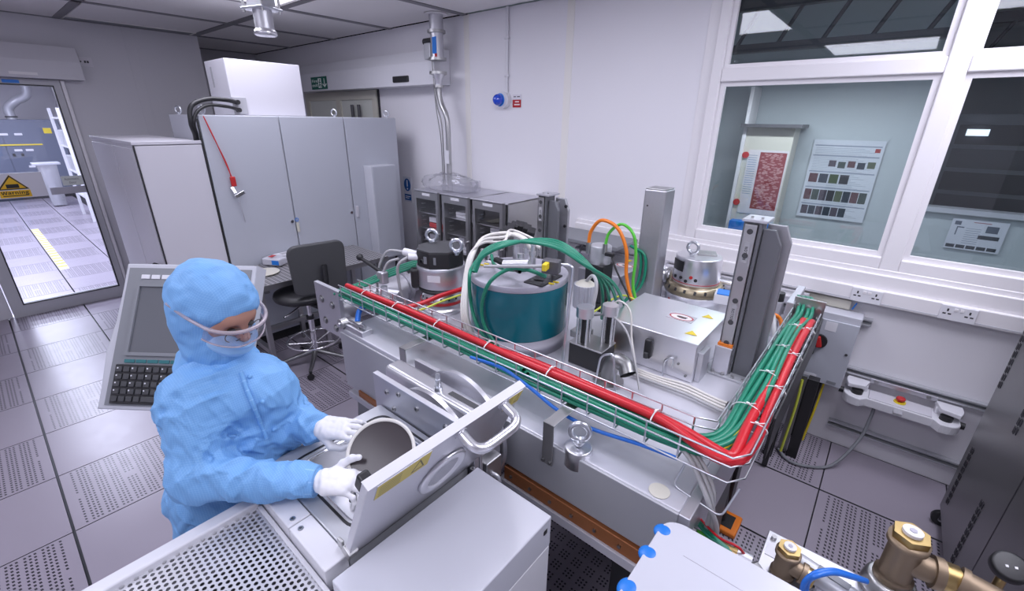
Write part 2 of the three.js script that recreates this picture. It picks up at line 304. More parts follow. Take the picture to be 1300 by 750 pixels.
{ // clean corridor beyond the glazed door
  const x0 = -19.0, x1 = XL - .13, z0 = -2.1, z1 = 2.6, H = 2.9;
  struct('wall_corridor', join([bx(x0 - .1, x0, 0, H, z0, z1), bx(x0, x1, 0, H, z1, z1 + .1), bx(x0, x1, 0, H, z0 - .02, z0)]), M.wall);
  struct('ceiling_corridor', bx(x0, x1, H, H + .1, z0, z1), M.wall);
  const fl = struct('floor_corridor', null); part(fl, 'subfloor', bx(x0, x1 + .02, -.12, -.03, z0, z1), M.gap);
  const { MP2, MN, boxT } = M.floorSets;
  for (let i = -31; i <= -13; i++) for (let j = -3; j <= 3; j++) { const x = .1 + i * .6 + .3, z = .164 - j * .6 - .3; if (x < x0 + .2 || x > x1 - .2 || z < z0 + .25 || z > z1 - .25) continue; part(fl, 'floor_tile', boxT, (i + j) & 1 ? MN : MP2, [x, -.015, z]); }
  part(fl, 'threshold', bx(XL - .13, XL, -.03, .004, -.86, .13), M.alu);
  for (const [x, z] of [[-8.4, -.2], [-11.5, -.2], [-14.8, -.2]]) {
    const l = grp('ceiling_light', 'bright square ceiling light panel in the corridor beyond the glazed door', 'light', [x, H - .01, z], 0, 'corridor light panels');
    part(l, 'frame', join([bx(-.5, .5, -.01, .01, -.5, -.47), bx(-.5, .5, -.01, .01, .47, .5), bx(-.5, -.47, -.01, .01, -.47, .47), bx(.47, .5, -.01, .01, -.47, .47)]), M.seam);
    part(l, 'diffuser', bx(-.47, .47, -.003, .006, -.47, .47), new THREE.MeshStandardMaterial({ color: 0x222222, emissive: new THREE.Color(.8, .84, 1), emissiveIntensity: 4 }));
    const a = new THREE.RectAreaLight(new THREE.Color(.74, .78, 1), 60, .94, .94); a.name = 'panel_light'; a.position.set(0, -.015, 0); a.rotation.x = -Math.PI / 2; a.castShadow = true; l.add(a);
  }
  const eq = new THREE.MeshStandardMaterial({ roughness: .45 }); eq.color.setRGB(.12, .14, .2);
  const c = grp('equipment_cabinet', 'dark blue grey equipment cabinet in the corridor beyond the glazed door', 'cabinet', [-17.6, 0, -.9]);
  part(c, 'body', bx(-.45, .45, .1, 1.95, -.95, 1.3, .01), eq); part(c, 'plinth', bx(-.4, .4, 0, .1, -.9, 1.25), M.gap);
  part(c, 'door', bx(.45, .47, .15, 1.9, -.93, .15, .006), eq); part(c, 'door', bx(.45, .47, .15, 1.9, .17, 1.28, .006), eq);
  part(c, 'caution_sticker', bx(.47, .474, 1.62, 1.75, -.75, -.6), M.yellow);
  for (const [y, z] of [[1.58, .05], [1.58, -.2], [1.2, -.1], [1.2, -.3], [.8, -.25]]) part(c, 'label', bx(.47, .474, y, y + .05, z, z + .14), M.white);
  part(c, 'panel', bx(.47, .5, 1.2, 1.5, .35, .9, .004), M.white); part(c, 'cable_strip', bx(.47, .49, 1.34, 1.37, -.5, .4), M.yellow);
  for (const z of [-.1, .05]) part(c, 'latch', bx(.47, .5, 1.08, 1.15, z, z + .05, .005), M.black);
  const pipe = grp('extract_duct', 'grey extract duct rising from the corridor equipment cabinet', 'duct', [-17.6, 1.95, -1.05]);
  part(pipe, 'duct', tube([[0, 0, 0], [0, .25, 0], [.05, .42, -.15], [.05, .6, -.4], [.05, .95, -.45]], .1, 40, 16), M.aluPaint);
  part(pipe, 'collar', torus(.1, .02, 8, 24), M.darkGrey, [0, .06, 0], [Math.PI / 2, 0, 0]);
  const sh = grp('open_rack', 'white framed open rack with blue bins in the corridor', 'rack', [-13.2, 0, -1.7]);
  for (const [x, z] of [[-.6, -.3], [.6, -.3], [-.6, .3], [.6, .3]]) part(sh, 'post', bx(x - .025, x + .025, 0, 2.2, z - .025, z + .025), M.white);
  for (const y of [.45, .95, 1.45, 2.0]) part(sh, 'shelf', bx(-.6, .6, y, y + .03, -.3, .3), M.white);
  for (let k = 0; k < 6; k++) part(sh, 'bin', bx(-.55 + (k % 3) * .38, -.25 + (k % 3) * .38, .98 + Math.floor(k / 3) * .5, 1.28 + Math.floor(k / 3) * .5, 0, .28, .01), M.aluPaint);
  const tr = grp('waste_bin', 'grey lidded bin on the corridor floor beyond the glazed door', 'bin', [-15.5, 0, -1.2]);
  part(tr, 'body', cyl(.17, .95, 4, .24), M.aluPaint, [0, .5, 0], [0, Math.PI / 4, 0]); part(tr, 'lid', bx(-.2, .2, .97, 1.02, -.24, .24, .01), M.cabLight);
  const st = grp('hazard_tape', 'strip of yellow and white hatched tape on the corridor floor', 'tape', [-10.7, .001, -.5]);
  part(st, 'backing', bx(-1.85, 1.85, 0, .002, -.05, .05), M.seam);
  for (let k = 0; k < 18; k++) part(st, 'stripe', bx(-1.8 + k * .2, -1.7 + k * .2, .002, .003, -.05, .05), M.yellow);
  // boards on the glass
  const txt = (draw, w, h) => { const m = printed(256, 128, draw); return [M.white, M.white, M.white, M.white, m, M.white]; };
  const [, sy, sz] = onX(29, 235, XL + .04);
  solo('door_notice', box(.53, .25, .006), txt((c, w, h) => { c.fillStyle = '#dcdbe4'; c.fillRect(0, 0, w, h); c.fillStyle = '#e9b81c'; c.beginPath(); c.moveTo(140, 8); c.lineTo(196, 84); c.lineTo(84, 84); c.fill(); c.strokeStyle = '#191714'; c.lineWidth = 5; c.beginPath(); c.moveTo(140, 14); c.lineTo(190, 81); c.lineTo(90, 81); c.closePath(); c.stroke(); c.fillStyle = '#191714'; c.fillRect(118, 56, 44, 20); c.fillStyle = '#e9b81c'; c.fillRect(86, 88, 110, 36); c.fillStyle = '#191714'; c.font = 'bold 24px sans-serif'; c.fillText('Warning', 92, 108); c.fillRect(96, 113, 90, 4); }), 'white board with yellow warning triangle across the glazed door', 'sign', null, [XL + .04, sy, -.215], [0, Math.PI / 2, 0]);
  const [, ay, az] = onX(92, 229, XL + .014);
  solo('door_notice', box(.17, .1, .003), txt((c, w, h) => { c.fillStyle = '#cfd3cf'; c.fillRect(0, 0, w, h); c.fillStyle = '#4a4e50'; c.font = '40px sans-serif'; c.fillText('Automatic', 34, 56); c.fillText('Door', 80, 104); }), 'small pale notice reading Automatic Door on the glass', 'sign', null, [XL + .012, ay, az], [0, Math.PI / 2, 0]);
  solo('glass_band', box(.32, .075, .003), M.lilac, 'pale grey green strip stuck across the door glass', 'strip', null, [XL + .011, ay - .1, az + .04], [0, Math.PI / 2, 0]);
}
{ // laboratory beyond the windows
  const zb = -5.2, x0 = -3.6, x1 = 4.2, H = 3.1, zf = WZ - .145;
  const grey = new THREE.MeshStandardMaterial({ roughness: .5 }); grey.color.setRGB(.50, .55, .57);
  struct('wall_far_lab', join([bx(x0, .2, 0, 2.42, zb - .1, zb), bx(.2, x1, 0, 1.43, zb - .1, zb), bx(x0 - .1, x0, 0, H, zb, zf)]), grey);
  struct('wall_dark_bay', join([bx(x0, .2, 2.42, H, zb - .1, zb), bx(.2, x1, 0, H, zb - 2.6, zb - 2.5), bx(x1, x1 + .1, 0, H, zb - 2.6, zf), bx(.1, .2, 0, H, zb - 2.6, zb - .1)]), grey);
  struct('floor_far_lab', bx(x0, x1, -.1, 0, zb - 2.5, zf), grey); struct('ceiling_far_lab', bx(x0, x1, H, H + .1, zb - 2.5, zf), grey);
  struct('trim_2', join([bx(.2, x1, 1.41, 1.45, zb - .1, zb + .05), bx(.16, .21, 1.45, H, zb - .1, zb + .02)]), M.cabLight);
  struct('trim_3', bx(x0, x1, 1.02, 1.06, WZ - .4, zf), M.cream);
  const strip = (x, z, w, col, I) => {
    const l = grp('strip_light', 'slim white strip light in the dim lab behind the windows', 'light', [x, 2.42, z], 0, 'strip lights behind the windows');
    part(l, 'housing', bx(-w / 2, w / 2, .01, .06, -.06, .06, .006), M.white); part(l, 'tube', cylAt(.016, [-w / 2 + .02, 0, 0], [w / 2 - .02, 0, 0], 10), new THREE.MeshStandardMaterial({ color: 0x333333, emissive: col, emissiveIntensity: 6 }));
    const a = new THREE.RectAreaLight(col, I, w - .05, .08); a.name = 'strip_source'; a.position.set(0, -.02, 0); a.rotation.x = -Math.PI / 2; a.castShadow = true; l.add(a);
  };
  strip(-.6, -4.35, 1.3, new THREE.Color(.90, .93, 1), 92); strip(2.2, -4.3, 1.3, new THREE.Color(.90, .93, 1), 44);
  // research poster on the far partition
  const pic = ['#4d4650', '#3c4a44', '#5a3a3e', '#2f3a45', '#55604a', '#3a3a3f'];
  const poster = printed(512, 640, (c, w, h) => {
    c.fillStyle = '#cfd4dc'; c.fillRect(0, 0, w, h); c.fillStyle = '#8c93a3'; for (const y of [40, 120, 250, 380, 520]) c.fillRect(16, y, w - 32, 9);
    c.fillStyle = '#a9afba'; for (let y = 62; y < 620; y += 13) c.fillRect(26, y, 440 - ((y * 37) % 130), 4);
    for (let k = 0; k < 5; k++) { c.fillStyle = pic[k % 6]; c.fillRect(150 + k * 70, 160 + (k % 2) * 8, 54, 50); } for (let k = 0; k < 4; k++) { c.fillStyle = pic[(k + 2) % 6]; c.fillRect(26 + k * 78, 270, 66, 74); }
    for (let k = 0; k < 8; k++) { c.fillStyle = pic[(k * 5 + 2) % 6]; c.fillRect(20 + k * 59, 402, 54, 88); } for (let k = 0; k < 6; k++) { c.fillStyle = pic[(k * 3) % 6]; c.fillRect(24 + k * 58, 540, 52, 74); } c.fillStyle = '#a13a38'; c.fillRect(454, 58, 36, 30);
  });
  const pz = zb + .006, [px] = onZ(1065, 228, pz); const py = onZ(1065, 228, pz)[1];
  solo('research_poster', box(.53, .71, .008), [M.white, M.white, M.white, M.white, poster, M.white], 'tall white research poster with rows of pictures behind the window', 'poster', null, [px, py - .01, pz + .01]);
  const p2 = printed(512, 320, (c, w, h) => { c.fillStyle = '#d2d5de'; c.fillRect(0, 0, w, h); c.fillStyle = '#98454a'; c.fillRect(200, 22, 160, 7); c.fillStyle = '#5d6472'; c.fillRect(30, 24, 60, 40); c.fillRect(330, 50, 110, 70); c.fillRect(60, 80, 12, 90); c.fillRect(60, 80, 70, 12); c.fillStyle = '#9aa0ac'; for (let y = 90; y < 260; y += 22) c.fillRect(150, y, 140, 6); c.fillStyle = '#3c4148'; c.fillRect(280, 150, 190, 40); for (let k = 0; k < 5; k++) c.fillRect(16 + k * 96, 270, 84, 36); });
  const [qx, qy] = onZ(1238, 299, pz);
  solo('research_poster', box(.33, .25, .008), [M.white, M.white, M.white, M.white, p2, M.white], 'wide white paper with flow diagram below the dark bay', 'poster', null, [qx, qy, pz + .01]);
  // tall notice cupboard with red chart
  const [cx] = onZ(968, 215, -4.9);
  const cb = grp('notice_cupboard', 'beige cupboard with a red chart and papers behind the left window', 'cupboard', [cx, 0, -5.05]);
  part(cb, 'body', bx(-.2, .2, 0, 2.05, -.1, .15, .006), M.cream); part(cb, 'side_strip', bx(-.23, -.2, 0, 2.4, -.1, .17), M.frameWhite);
  const chart = printed(128, 256, (c, w, h) => { c.fillStyle = '#d8d3d6'; c.fillRect(0, 0, w, h); c.fillStyle = '#8d3b40'; c.fillRect(40, 8, 84, 226); c.fillStyle = '#b98d8d'; for (let i = 0; i < 260; i++) c.fillRect(44 + rnd() * 70, 12 + rnd() * 215, 8, 4); c.fillStyle = '#9aa4b3'; for (let y = 20; y < 180; y += 9) c.fillRect(4, y, 28, 3); });
  part(cb, 'chart', bx(-.15, .19, 1.25, 1.85, .15, .156), [M.white, M.white, M.white, M.white, chart, M.white]);
  part(cb, 'blue_tray', bx(-.18, .19, 1.08, 1.18, .15, .26, .006), M.bluePlastic); part(cb, 'shelf', bx(-.24, .26, 2.05, 2.08, -.1, .25), M.darkGrey);
  for (const y of [1.8, 1.35]) part(cb, 'magnet', cyl(.03, .02, 14), M.redPaint, [-.17, y, .16], [Math.PI / 2, 0, 0]);
  // roof steel, ducts and far equipment
  for (const [i, [x, z]] of [[-.7, -4.4], [1.2, -6.1], [2.9, -6.1]].entries()) { const g = grp('ceiling_truss', i ? 'dark roof truss over the dim bay behind the right window' : 'dark roof truss above the notice cupboard', 'truss', [x, 2.62, z], 0, i ? 'roof trusses over the dim bay' : undefined); part(g, 'chord', bx(-.9, .9, .3, .38, -.04, .04), M.darkGrey); part(g, 'chord', bx(-.9, .9, 0, .06, -.04, .04), M.darkGrey); for (let k = 0; k < 6; k++) part(g, 'web', cylAt(.015, [-.9 + k * .3, .03, 0], [-.75 + k * .3, .33, 0], 8), M.darkGrey); }
  for (const [i, [x, w, h]] of [[.7, .8, 2.2], [1.6, .7, 1.9], [2.4, .8, 2.3], [3.3, .6, 2.0]].entries()) {
    const g = grp('instrument_rack', ['tall dark', 'short dark', 'tallest dark', 'narrow dark'][i] + ' instrument rack in the bay behind the right window', 'rack', [x, 0, zb - 1.5]);
    part(g, 'body', bx(-w / 2, w / 2, 0, h, -.3, .3, .01), M.midGrey); for (let k = 0; k < 4; k++) part(g, 'module', bx(-w / 2 + .04, w / 2 - .04, h - .28 - k * .22, h - .1 - k * .22, .3, .31), k % 2 ? M.darkGrey : M.charcoal);
    const em = new THREE.MeshStandardMaterial({ color: 0x111111, emissive: new THREE.Color(.8, .86, 1), emissiveIntensity: 2.5 }); part(g, 'lit_display', bx(-w / 2 + .1, -w / 2 + .26, h - .2, h - .14, .31, .315), em);
    const s = new THREE.PointLight(new THREE.Color(.8, .86, 1), .03); s.name = 'display_source'; s.position.set(-w / 2 + .18, h - .17, .33); s.castShadow = true; g.add(s);
  }
}
{ // wall trunking, sockets, rails
  const tk = grp('dado_trunking', 'white cable trunking running along the window wall', 'trunking', [0, 0, WZ]);
  part(tk, 'body', bx(-2.2, XR - .02, 1.062, 1.158, .001, .075, .008), M.frameWhite); part(tk, 'lid_lip', bx(-2.2, XR - .02, 1.075, 1.079, .074, .077), M.cabLight);
  for (const [i, [x, y]] of [[.03, 1.11], [.44, 1.107]].entries()) {
    const s = grp('power_socket', i ? 'double white wall socket nearer the dark steel cabinet' : 'double white wall socket above the grey isolator box', 'socket', [x, 1.11, WZ + .078]);
    part(s, 'plate', bx(-.075, .075, -.043, .043, 0, .009, .004), M.white); 
    for (const q of [-.045, .045]) { for (const [a, b, w, h] of [[0, .016, .004, .008], [-.011, -.006, .007, .004], [.011, -.006, .007, .004]]) part(s, 'socket_hole', bx(q + a - w, q + a + w, b - h / 1, b + h / 1, .008, .0095), M.gap); }
    for (const q of [-.012, .012]) part(s, 'rocker', bx(q - .008, q + .008, .014, .03, .009, .013, .002), M.frameWhite);
  }
  const rail = (y, x0, x1, label) => { const g = grp('mounting_rail', label, 'rail', [0, y, WZ]); part(g, 'channel', join([bx(x0, x1, -.022, .022, .002, .012), bx(x0, x1, .012, .022, .012, .04), bx(x0, x1, -.022, -.012, .012, .04)]), M.aluPaint); part(g, 'slot', bx(x0 + .002, x1 - .002, -.011, .011, .012, .016), M.midGrey); };
  rail(.93, -.4, .1, 'short grey strut rail behind the top of the isolator box'); rail(.585, -.5, 1.0, 'grey strut rail carrying the white pendant tray'); rail(.165, .045, 1.0, 'lowest grey strut rail just above the floor');
}
// ---------------------------------------------------------------- cabinets, bench and wall fittings
const XF = -4.3;
{
  const c = grp('control_cabinet', 'wide pale grey three-door control cabinet behind the steel bench', 'cabinet', [0, 0, 0]);
  part(c, 'body', bx(-5.03, XF - .02, .1, 2.09, -3.13, -1.262, .004), M.cabLight); part(c, 'plinth', bx(-5.0, XF - .06, 0, .1, -3.1, -1.29), M.blackMatte);
  const ze = [-1.262, -1.885, -2.51, -3.13];
  for (let k = 0; k < 3; k++) { const d = part(c, 'door', bx(XF - .018, XF, .12, 2.085, ze[k + 1] + .006, ze[k] - .006, .004), M.cabFace); if (k < 2) { part(d, 'lock', cylAt(.014, [XF, 1.16, ze[k + 1] + .035], [XF + .012, 1.16, ze[k + 1] + .035], 14), M.chrome); } else part(d, 'latch', bx(XF, XF + .012, 1.1, 1.22, ze[2] - .05, ze[2] - .02, .004), M.cabWhite); }
  part(c, 'edge_seal', bx(XF - .01, XF + .006, .1, 2.06, -1.2615, -1.2515), M.black); part(c, 'key_tag', bx(XF, XF + .012, 1.05, 1.14, -1.91, -1.885, .003), M.cream); part(c, 'key_ring', torus(.015, .003, 6, 14), M.bluePlastic, [XF + .006, 1.17, -1.897], [0, Math.PI / 2, 0]);
  for (const [x, z] of [[-4.36, -1.32], [-4.95, -1.32], [-4.36, -2.45], [-4.36, -3.05]]) { const e = part(c, 'lifting_eye', torus(.028, .008, 8, 20), M.zinc, [x, 2.13, z], [0, .5, 0]); part(e, 'shank', cyl(.012, .03, 10), M.zinc, [0, -.035, 0]); }
  const s = grp('equipment_cabinet', 'lower plain white equipment cabinet left of the three-door cabinet', 'cabinet', [0, 0, 0]);
  part(s, 'body', bx(-5.0, XF - .02, .06, 1.875, -1.255, -.815, .004), M.cabWhite); part(s, 'rear_body', bx(-5.85, -5.006, .06, 1.875, -1.255, -.815, .004), M.cabWhite); part(s, 'top_cover', bx(-5.86, XF, 1.875, 1.9, -1.258, -.805, .004), M.cabWhite);
  part(s, 'front_panel', bx(XF - .018, XF, .08, 1.868, -1.25, -.82, .003), M.cabWhite); part(s, 'side_panel', bx(-4.97, XF - .03, .1, 1.85, -.816, -.806, .003), M.cabWhite); part(s, 'side_panel', bx(-5.83, -5.0, .1, 1.85, -.816, -.806, .003), M.cabWhite);
  part(s, 'edge_seal', bx(XF - .022, XF + .004, .08, 1.87, -.819, -.812), M.black); part(s, 'handle', tube([[-4.5, .92, -.806], [-4.5, .94, -.77], [-4.44, .9, -.77], [-4.42, .86, -.806]], .012), M.black);
  const t = grp('junction_box', 'plain white box standing on top of the three-door cabinet', 'box', [-4.62, 2.092, -1.88]);
  part(t, 'body', bx(-.23, .22, 0, .43, -.31, .31, .005), M.cabWhite); part(t, 'vent_slot', bx(-.12, -.08, .22, .38, .31, .312), M.greyPlastic); part(t, 'connector_plate', bx(.22, .232, .01, .14, .2, .31, .003), M.greyPlastic);
  for (const y of [.04, .1]) part(t, 'connector', cylAt(.018, [.23, y, .28], [.27, y, .28], 14), M.black);
  const hz = -1.245;
  for (const o of [0, 1]) solo('black_hose', tube([[-4.37, 2.19 - .055 * o, -1.6], [-4.33, 2.205 - .05 * o, -1.5], [-4.31, 2.205 - .045 * o, -1.36], [-4.285, 2.15 - .04 * o, -1.235 - .03 * o], [-4.28, 2.03, -1.205 - .02 * o], [-4.32, 1.95, -1.225 - .012 * o], [-4.36, 1.905, -1.235 - .01 * o]], .017 - .004 * o, 90), M.black, o ? 'thinner black hose arching off the white junction box' : 'thick black hose arching off the white junction box into the lower cabinet top', 'hose');
  const ky = grp('key_lanyard', 'red cord with keys hanging on the cabinet edge', 'keys', [XF + .02, 0, 0]);
  part(ky, 'cord', tube([[0, 2.08, -1.3], [.004, 1.95, -1.33], [.004, 1.72, -1.39], [.004, 1.6, -1.405]], .004), M.redPaint); part(ky, 'cord', tube([[0, 2.08, -1.3], [.004, 1.9, -1.345], [.004, 1.6, -1.41]], .004), M.redPaint);
  part(ky, 'clip', rb(.02, .08, .04, .006), M.redPaint, [.01, 1.57, -1.41]); part(ky, 'keys', join([moved(rb(.012, .06, .03), [.01, 1.5, -1.4], [.3, 0, .2]), moved(rb(.012, .03, .09), [.012, 1.46, -1.44], [.4, 0, 0]), cylAt(.003, [.006, 1.5, -1.42], [.006, 1.22, -1.44], 6)]), M.chrome);
  const [, by0, bz0] = onX(470, 211, -4.17), [, , bz1] = onX(501, 212, -4.17), by1 = onX(500, 325, -4.17)[1];
  const nb = grp('riser_box', 'narrow tall grey riser box standing out from the right cabinet door', 'box', [XF + .002, 0, 0]);
  part(nb, 'body', bx(0, .14, by1, by0, bz1, bz0, .004), M.cabLight); part(nb, 'cover', bx(.14, .146, by1 + .01, by0 - .01, bz1 + .01, bz0 - .01, .003), M.cabFace); part(nb, 'cable', tube([[.07, by1, bz0 - .03], [.08, .6, bz0 - .04], [.05, .02, bz0 - .05]], .014), M.black); part(nb, 'cable', tube([[.07, by1, bz1 + .04], [.09, .6, bz1 + .05], [.06, .02, bz1 + .06]], .014), M.black);
}
{ // stainless bench
  const b = grp('steel_bench', 'stainless steel bench with perforated top below the pale cabinets', 'bench', [0, 0, 0]);
  const holes = canvasTex(512, 512, (c, w, h) => { c.fillStyle = '#a8a6a8'; c.fillRect(0, 0, w, h); c.fillStyle = '#3a393c'; for (let i = 0; i < 16; i++) for (let j = 0; j < 16; j++) { c.beginPath(); c.arc((i + .5) * 32, (j + .5) * 32, 9, 0, 7); c.fill(); } });
  holes.wrapS = holes.wrapT = THREE.RepeatWrapping; holes.repeat.set(1.2, 2.2); const hm = new THREE.MeshStandardMaterial({ map: holes, metalness: .5, roughness: .4 });
  part(b, 'top', bx(-4.275, -3.65, .775, .82, -2.44, -1.12), [M.steel, M.steel, hm, M.steel, M.steel, M.steel]);
  for (const x of [-4.22, -3.7]) for (const z of [-2.36, -1.75, -1.25]) part(b, 'leg', bx(x - .02, x + .02, 0, .775, z - .02, z + .02, .003), M.steel);
  part(b, 'lower_rail', bx(-4.2, -4.16, .2, .24, -2.36, -1.25, .003), M.steel); part(b, 'lower_rail', bx(-4.22, -3.7, .2, .24, -1.27, -1.23, .003), M.steel); part(b, 'lower_rail', bx(-4.22, -3.7, .2, .24, -2.38, -2.34, .003), M.steel);
  for (const z of [-1.3, -1.8, -2.3]) part(b, 'under_brace', bx(-4.2, -3.7, .735, .775, z - .02, z + .02), M.steelDark);
  // things on the bench
  const [px, , pz] = onY(337, 347, .82);
  solo('petri_plate', moved(lathe([[0, 0], [.1, 0], [.115, .01], [.112, .016], [.0, .016]], 40), [0, .001, 0]), M.cream, 'round cream plate lying on the perforated bench', 'plate', null, [px, .82, pz]);
  const [qx, , qz] = onY(350, 336, .82);
  const wb = grp('wipe_pack', 'clear plastic pack of wipes with blue print on the bench', 'pack', [qx, .821, qz], .5);
  part(wb, 'pack', rb(.2, .08, .13, .02), M.clearPlastic, [0, .04, 0]); part(wb, 'wipes', rb(.18, .06, .11, .01), M.white, [0, .038, 0]); part(wb, 'print', bx(.02, .09, .02, .06, .065, .067), M.bluePlastic); part(wb, 'red_print', bx(-.04, 0, .08, .082, -.03, .03), M.redPaint);
  const [rx, , rz] = onY(366, 330, .82);
  const w2 = grp('glove_box', 'pale carton of gloves on the bench behind the chair', 'carton', [rx, .821, rz], .1); part(w2, 'carton', rb(.12, .07, .22, .005), M.white, [0, .035, 0]); part(w2, 'opening', bx(-.03, .03, .07, .0715, -.06, .06), M.greyPlastic);
}
{ // lab chair
  const c = grp('lab_chair', 'black padded lab chair with chrome foot ring at the bench', 'chair', [-3.63, 0, -1.58], 0);
  const sh = new THREE.Shape(); sh.moveTo(-.2, -.14); sh.quadraticCurveTo(-.21, -.2, -.13, -.2); sh.lineTo(.13, -.2); sh.quadraticCurveTo(.21, -.2, .2, -.12); sh.lineTo(.215, .12); sh.quadraticCurveTo(.22, .19, .16, .19); sh.lineTo(-.14, .19); sh.quadraticCurveTo(-.22, .19, -.21, .1); sh.lineTo(-.2, -.14);
  const br = part(c, 'backrest', xs(sh, .03, .012, 10), M.charcoal, [.16, .935, -.06], [0, Math.PI / 2 - .15, 0]); br.rotation.order = 'YXZ'; br.rotation.x = -.06;
  part(c, 'seat', moved(lathe([[0, 0], [.19, 0], [.225, .02], [.235, .045], [.225, .07], [.17, .082], [0, .078]], 40), [-.02, .63, .02]), M.black);
  part(c, 'back_post', tube([[0, .61, .02], [.2, .6, -.02], [.265, .66, -.05], [.262, .82, -.06], [.25, .97, -.07]], .022, 30), M.black);
  part(c, 'column', join([cylAt(.026, [0, .12, 0], [0, .45, 0]), cylAt(.018, [0, .45, 0], [0, .62, 0])]), M.chrome); part(c, 'collar', cylAt(.032, [0, .44, 0], [0, .47, 0]), M.black);
  part(c, 'foot_ring', torus(.215, .011, 10, 60), M.chrome, [0, .24, 0], [Math.PI / 2, 0, 0]);
  for (let k = 0; k < 5; k++) { const a = k * Math.PI * .4 + .65, s = Math.sin(a), q = Math.cos(a); part(c, 'spoke', cylAt(.008, [0, .2, 0], [.213 * q, .24, .213 * s], 8), M.chrome); const l = part(c, 'leg', cylAt(.024, [0, .13, 0], [.29 * q, .075, .29 * s], 12, .015), M.steelDark); part(l, 'caster', join([moved(cyl(.027, .022, 18), [.3 * q, .027, .3 * s], [Math.PI / 2, a, 0]), cylAt(.012, [.29 * q, .03, .29 * s], [.29 * q, .07, .29 * s], 8)]), M.black); }
  part(c, 'lever', tube([[.03, .6, .06], [.1, .58, .2], [.12, .57, .26]], .007), M.chrome);
}
{ // three glazed desiccator cabinets
  const xe = [-3.74, -3.32, -2.9, -2.475], zf = -2.87, zb = -3.395, yt = 1.42, yb = .62;
  const lab = ['leftmost glazed steel cabinet holding red and blue packets', 'middle glazed steel cabinet with white stacks on wire shelves', 'glazed steel cabinet with stacked white trays next to the tall lift column'];
  const st = grp('cabinet_stand', 'low steel stand carrying the three glazed cabinets', 'stand', [0, 0, 0]);
  part(st, 'top', bx(-3.76, -2.46, .58, .618, zb, zf + .02, .003), M.steel); for (const x of [-3.7, -3.1, -2.52]) for (const z of [zb + .05, zf - .04]) part(st, 'leg', bx(x - .02, x + .02, 0, .58, z - .02, z + .02), M.steel);
  for (let k = 0; k < 3; k++) {
    const a = xe[k] + .003, b = xe[k + 1] - .003, w = b - a, c = grp('glazed_cabinet', lab[k], 'cabinet', [a, yb, zf]);
    const h = yt - yb, d = zb - zf, t = .012, P = (n, x0, x1, y0, y1, z0, z1, m, r = 0) => part(c, n, bx(x0, x1, y0, y1, z0, z1, r), m);
    P('body', 0, t, 0, h, d, -.02, M.steel); P('body', w - t, w, 0, h, d, -.02, M.steel); P('top', 0, w, h - t, h, d, 0, M.alu, .003); P('bottom', t, w - t, 0, t, d, -.02, M.steel); P('back', t, w - t, t, h - t, d, d + .01, M.steel);
    const dr = part(c, 'door', join([bx(.004, w - .05, h - .085, h - .015, -.02, 0), bx(.004, w - .05, .02, .07, -.02, 0), bx(.004, .035, .07, h - .085, -.02, 0), bx(w - .085, w - .05, .07, h - .085, -.02, 0)]), M.steel);
    part(dr, 'pane', bx(.035, w - .085, .07, h - .085, -.012, -.008), M.glass); part(dr, 'edge_channel', bx(w - .05, w - .02, 0, h, -.022, .004, .003), M.steelDark); part(dr, 'handle', join([cylAt(.012, [w - .06, .38, 0], [w - .06, .38, .035], 12), cylAt(.009, [w - .06, .34, .035], [w - .06, .42, .035], 10)]), M.chrome); part(dr, 'name_plate', bx(w * .32, w * .6, h - .05, h - .025, 0, .002), M.white);
    for (const y of [.22, .4, .56]) P('shelf', t, w - t, y, y + .008, d + .02, -.05, M.aluBright);
    for (let q = 0; q < 14; q++) P('runner', .035, .06, .1 + q * .042, .108 + q * .042, -.1, -.06, M.aluBright);
    const stack = (n, x, y, z, ww, hh, dd, m, name, label, g) => { for (let q = 0; q < n; q++) solo(name, rb(ww, hh * .9, dd, .004), m, label, 'packet', g, [a + x, yb + y + hh * (q + .5) + .001, zf + z], [0, (rnd() - .5) * .15, 0]); };
    if (k === 0) { stack(1, .22, .408, -.2, .24, .05, .2, M.redPaint, 'folded_packet', 'red packet on the middle shelf of the leftmost glazed cabinet'); stack(1, .2, .46, -.2, .2, .06, .2, M.white, 'folded_packet', 'white packet lying on the red packet'); stack(2, .2, .228, -.2, .22, .055, .2, M.lilac, 'folded_packet', 'blue grey packet on the lower shelf of the leftmost cabinet', 'blue grey packets'); }
    if (k === 1) { stack(6, .24, .228, -.18, .2, .025, .2, M.white, 'tray', 'thin white tray in the stack inside the middle glazed cabinet', 'trays in the middle cabinet'); stack(1, .2, .013, -.2, .26, .16, .25, M.clearPlastic, 'storage_tub', 'clear tub at the bottom of the middle glazed cabinet'); stack(2, .22, .568, -.2, .24, .03, .22, M.white, 'tray', 'thin white tray on the top shelf of the middle glazed cabinet', 'trays on the top shelf'); }
    if (k === 2) { stack(5, .26, .408, -.2, .24, .026, .22, M.white, 'tray', 'thin white tray in the upper stack beside the lift column', 'upper trays in the cabinet by the lift column'); stack(4, .26, .228, -.2, .22, .03, .22, M.white, 'tray', 'thin white tray in the lower stack beside the lift column', 'lower trays in the cabinet by the lift column'); }
  }
  // crumpled clear bag on top
  const bag = grp('plastic_bag', 'crumpled clear plastic bag around a box on the glazed cabinets', 'bag', [-3.42, yt + .002, -3.1]);
  part(bag, 'inner_box', rb(.34, .1, .22, .008), M.clearPlastic, [.14, .055, 0]);
  const g = new THREE.SphereGeometry(1, 48, 24), p = g.attributes.position;
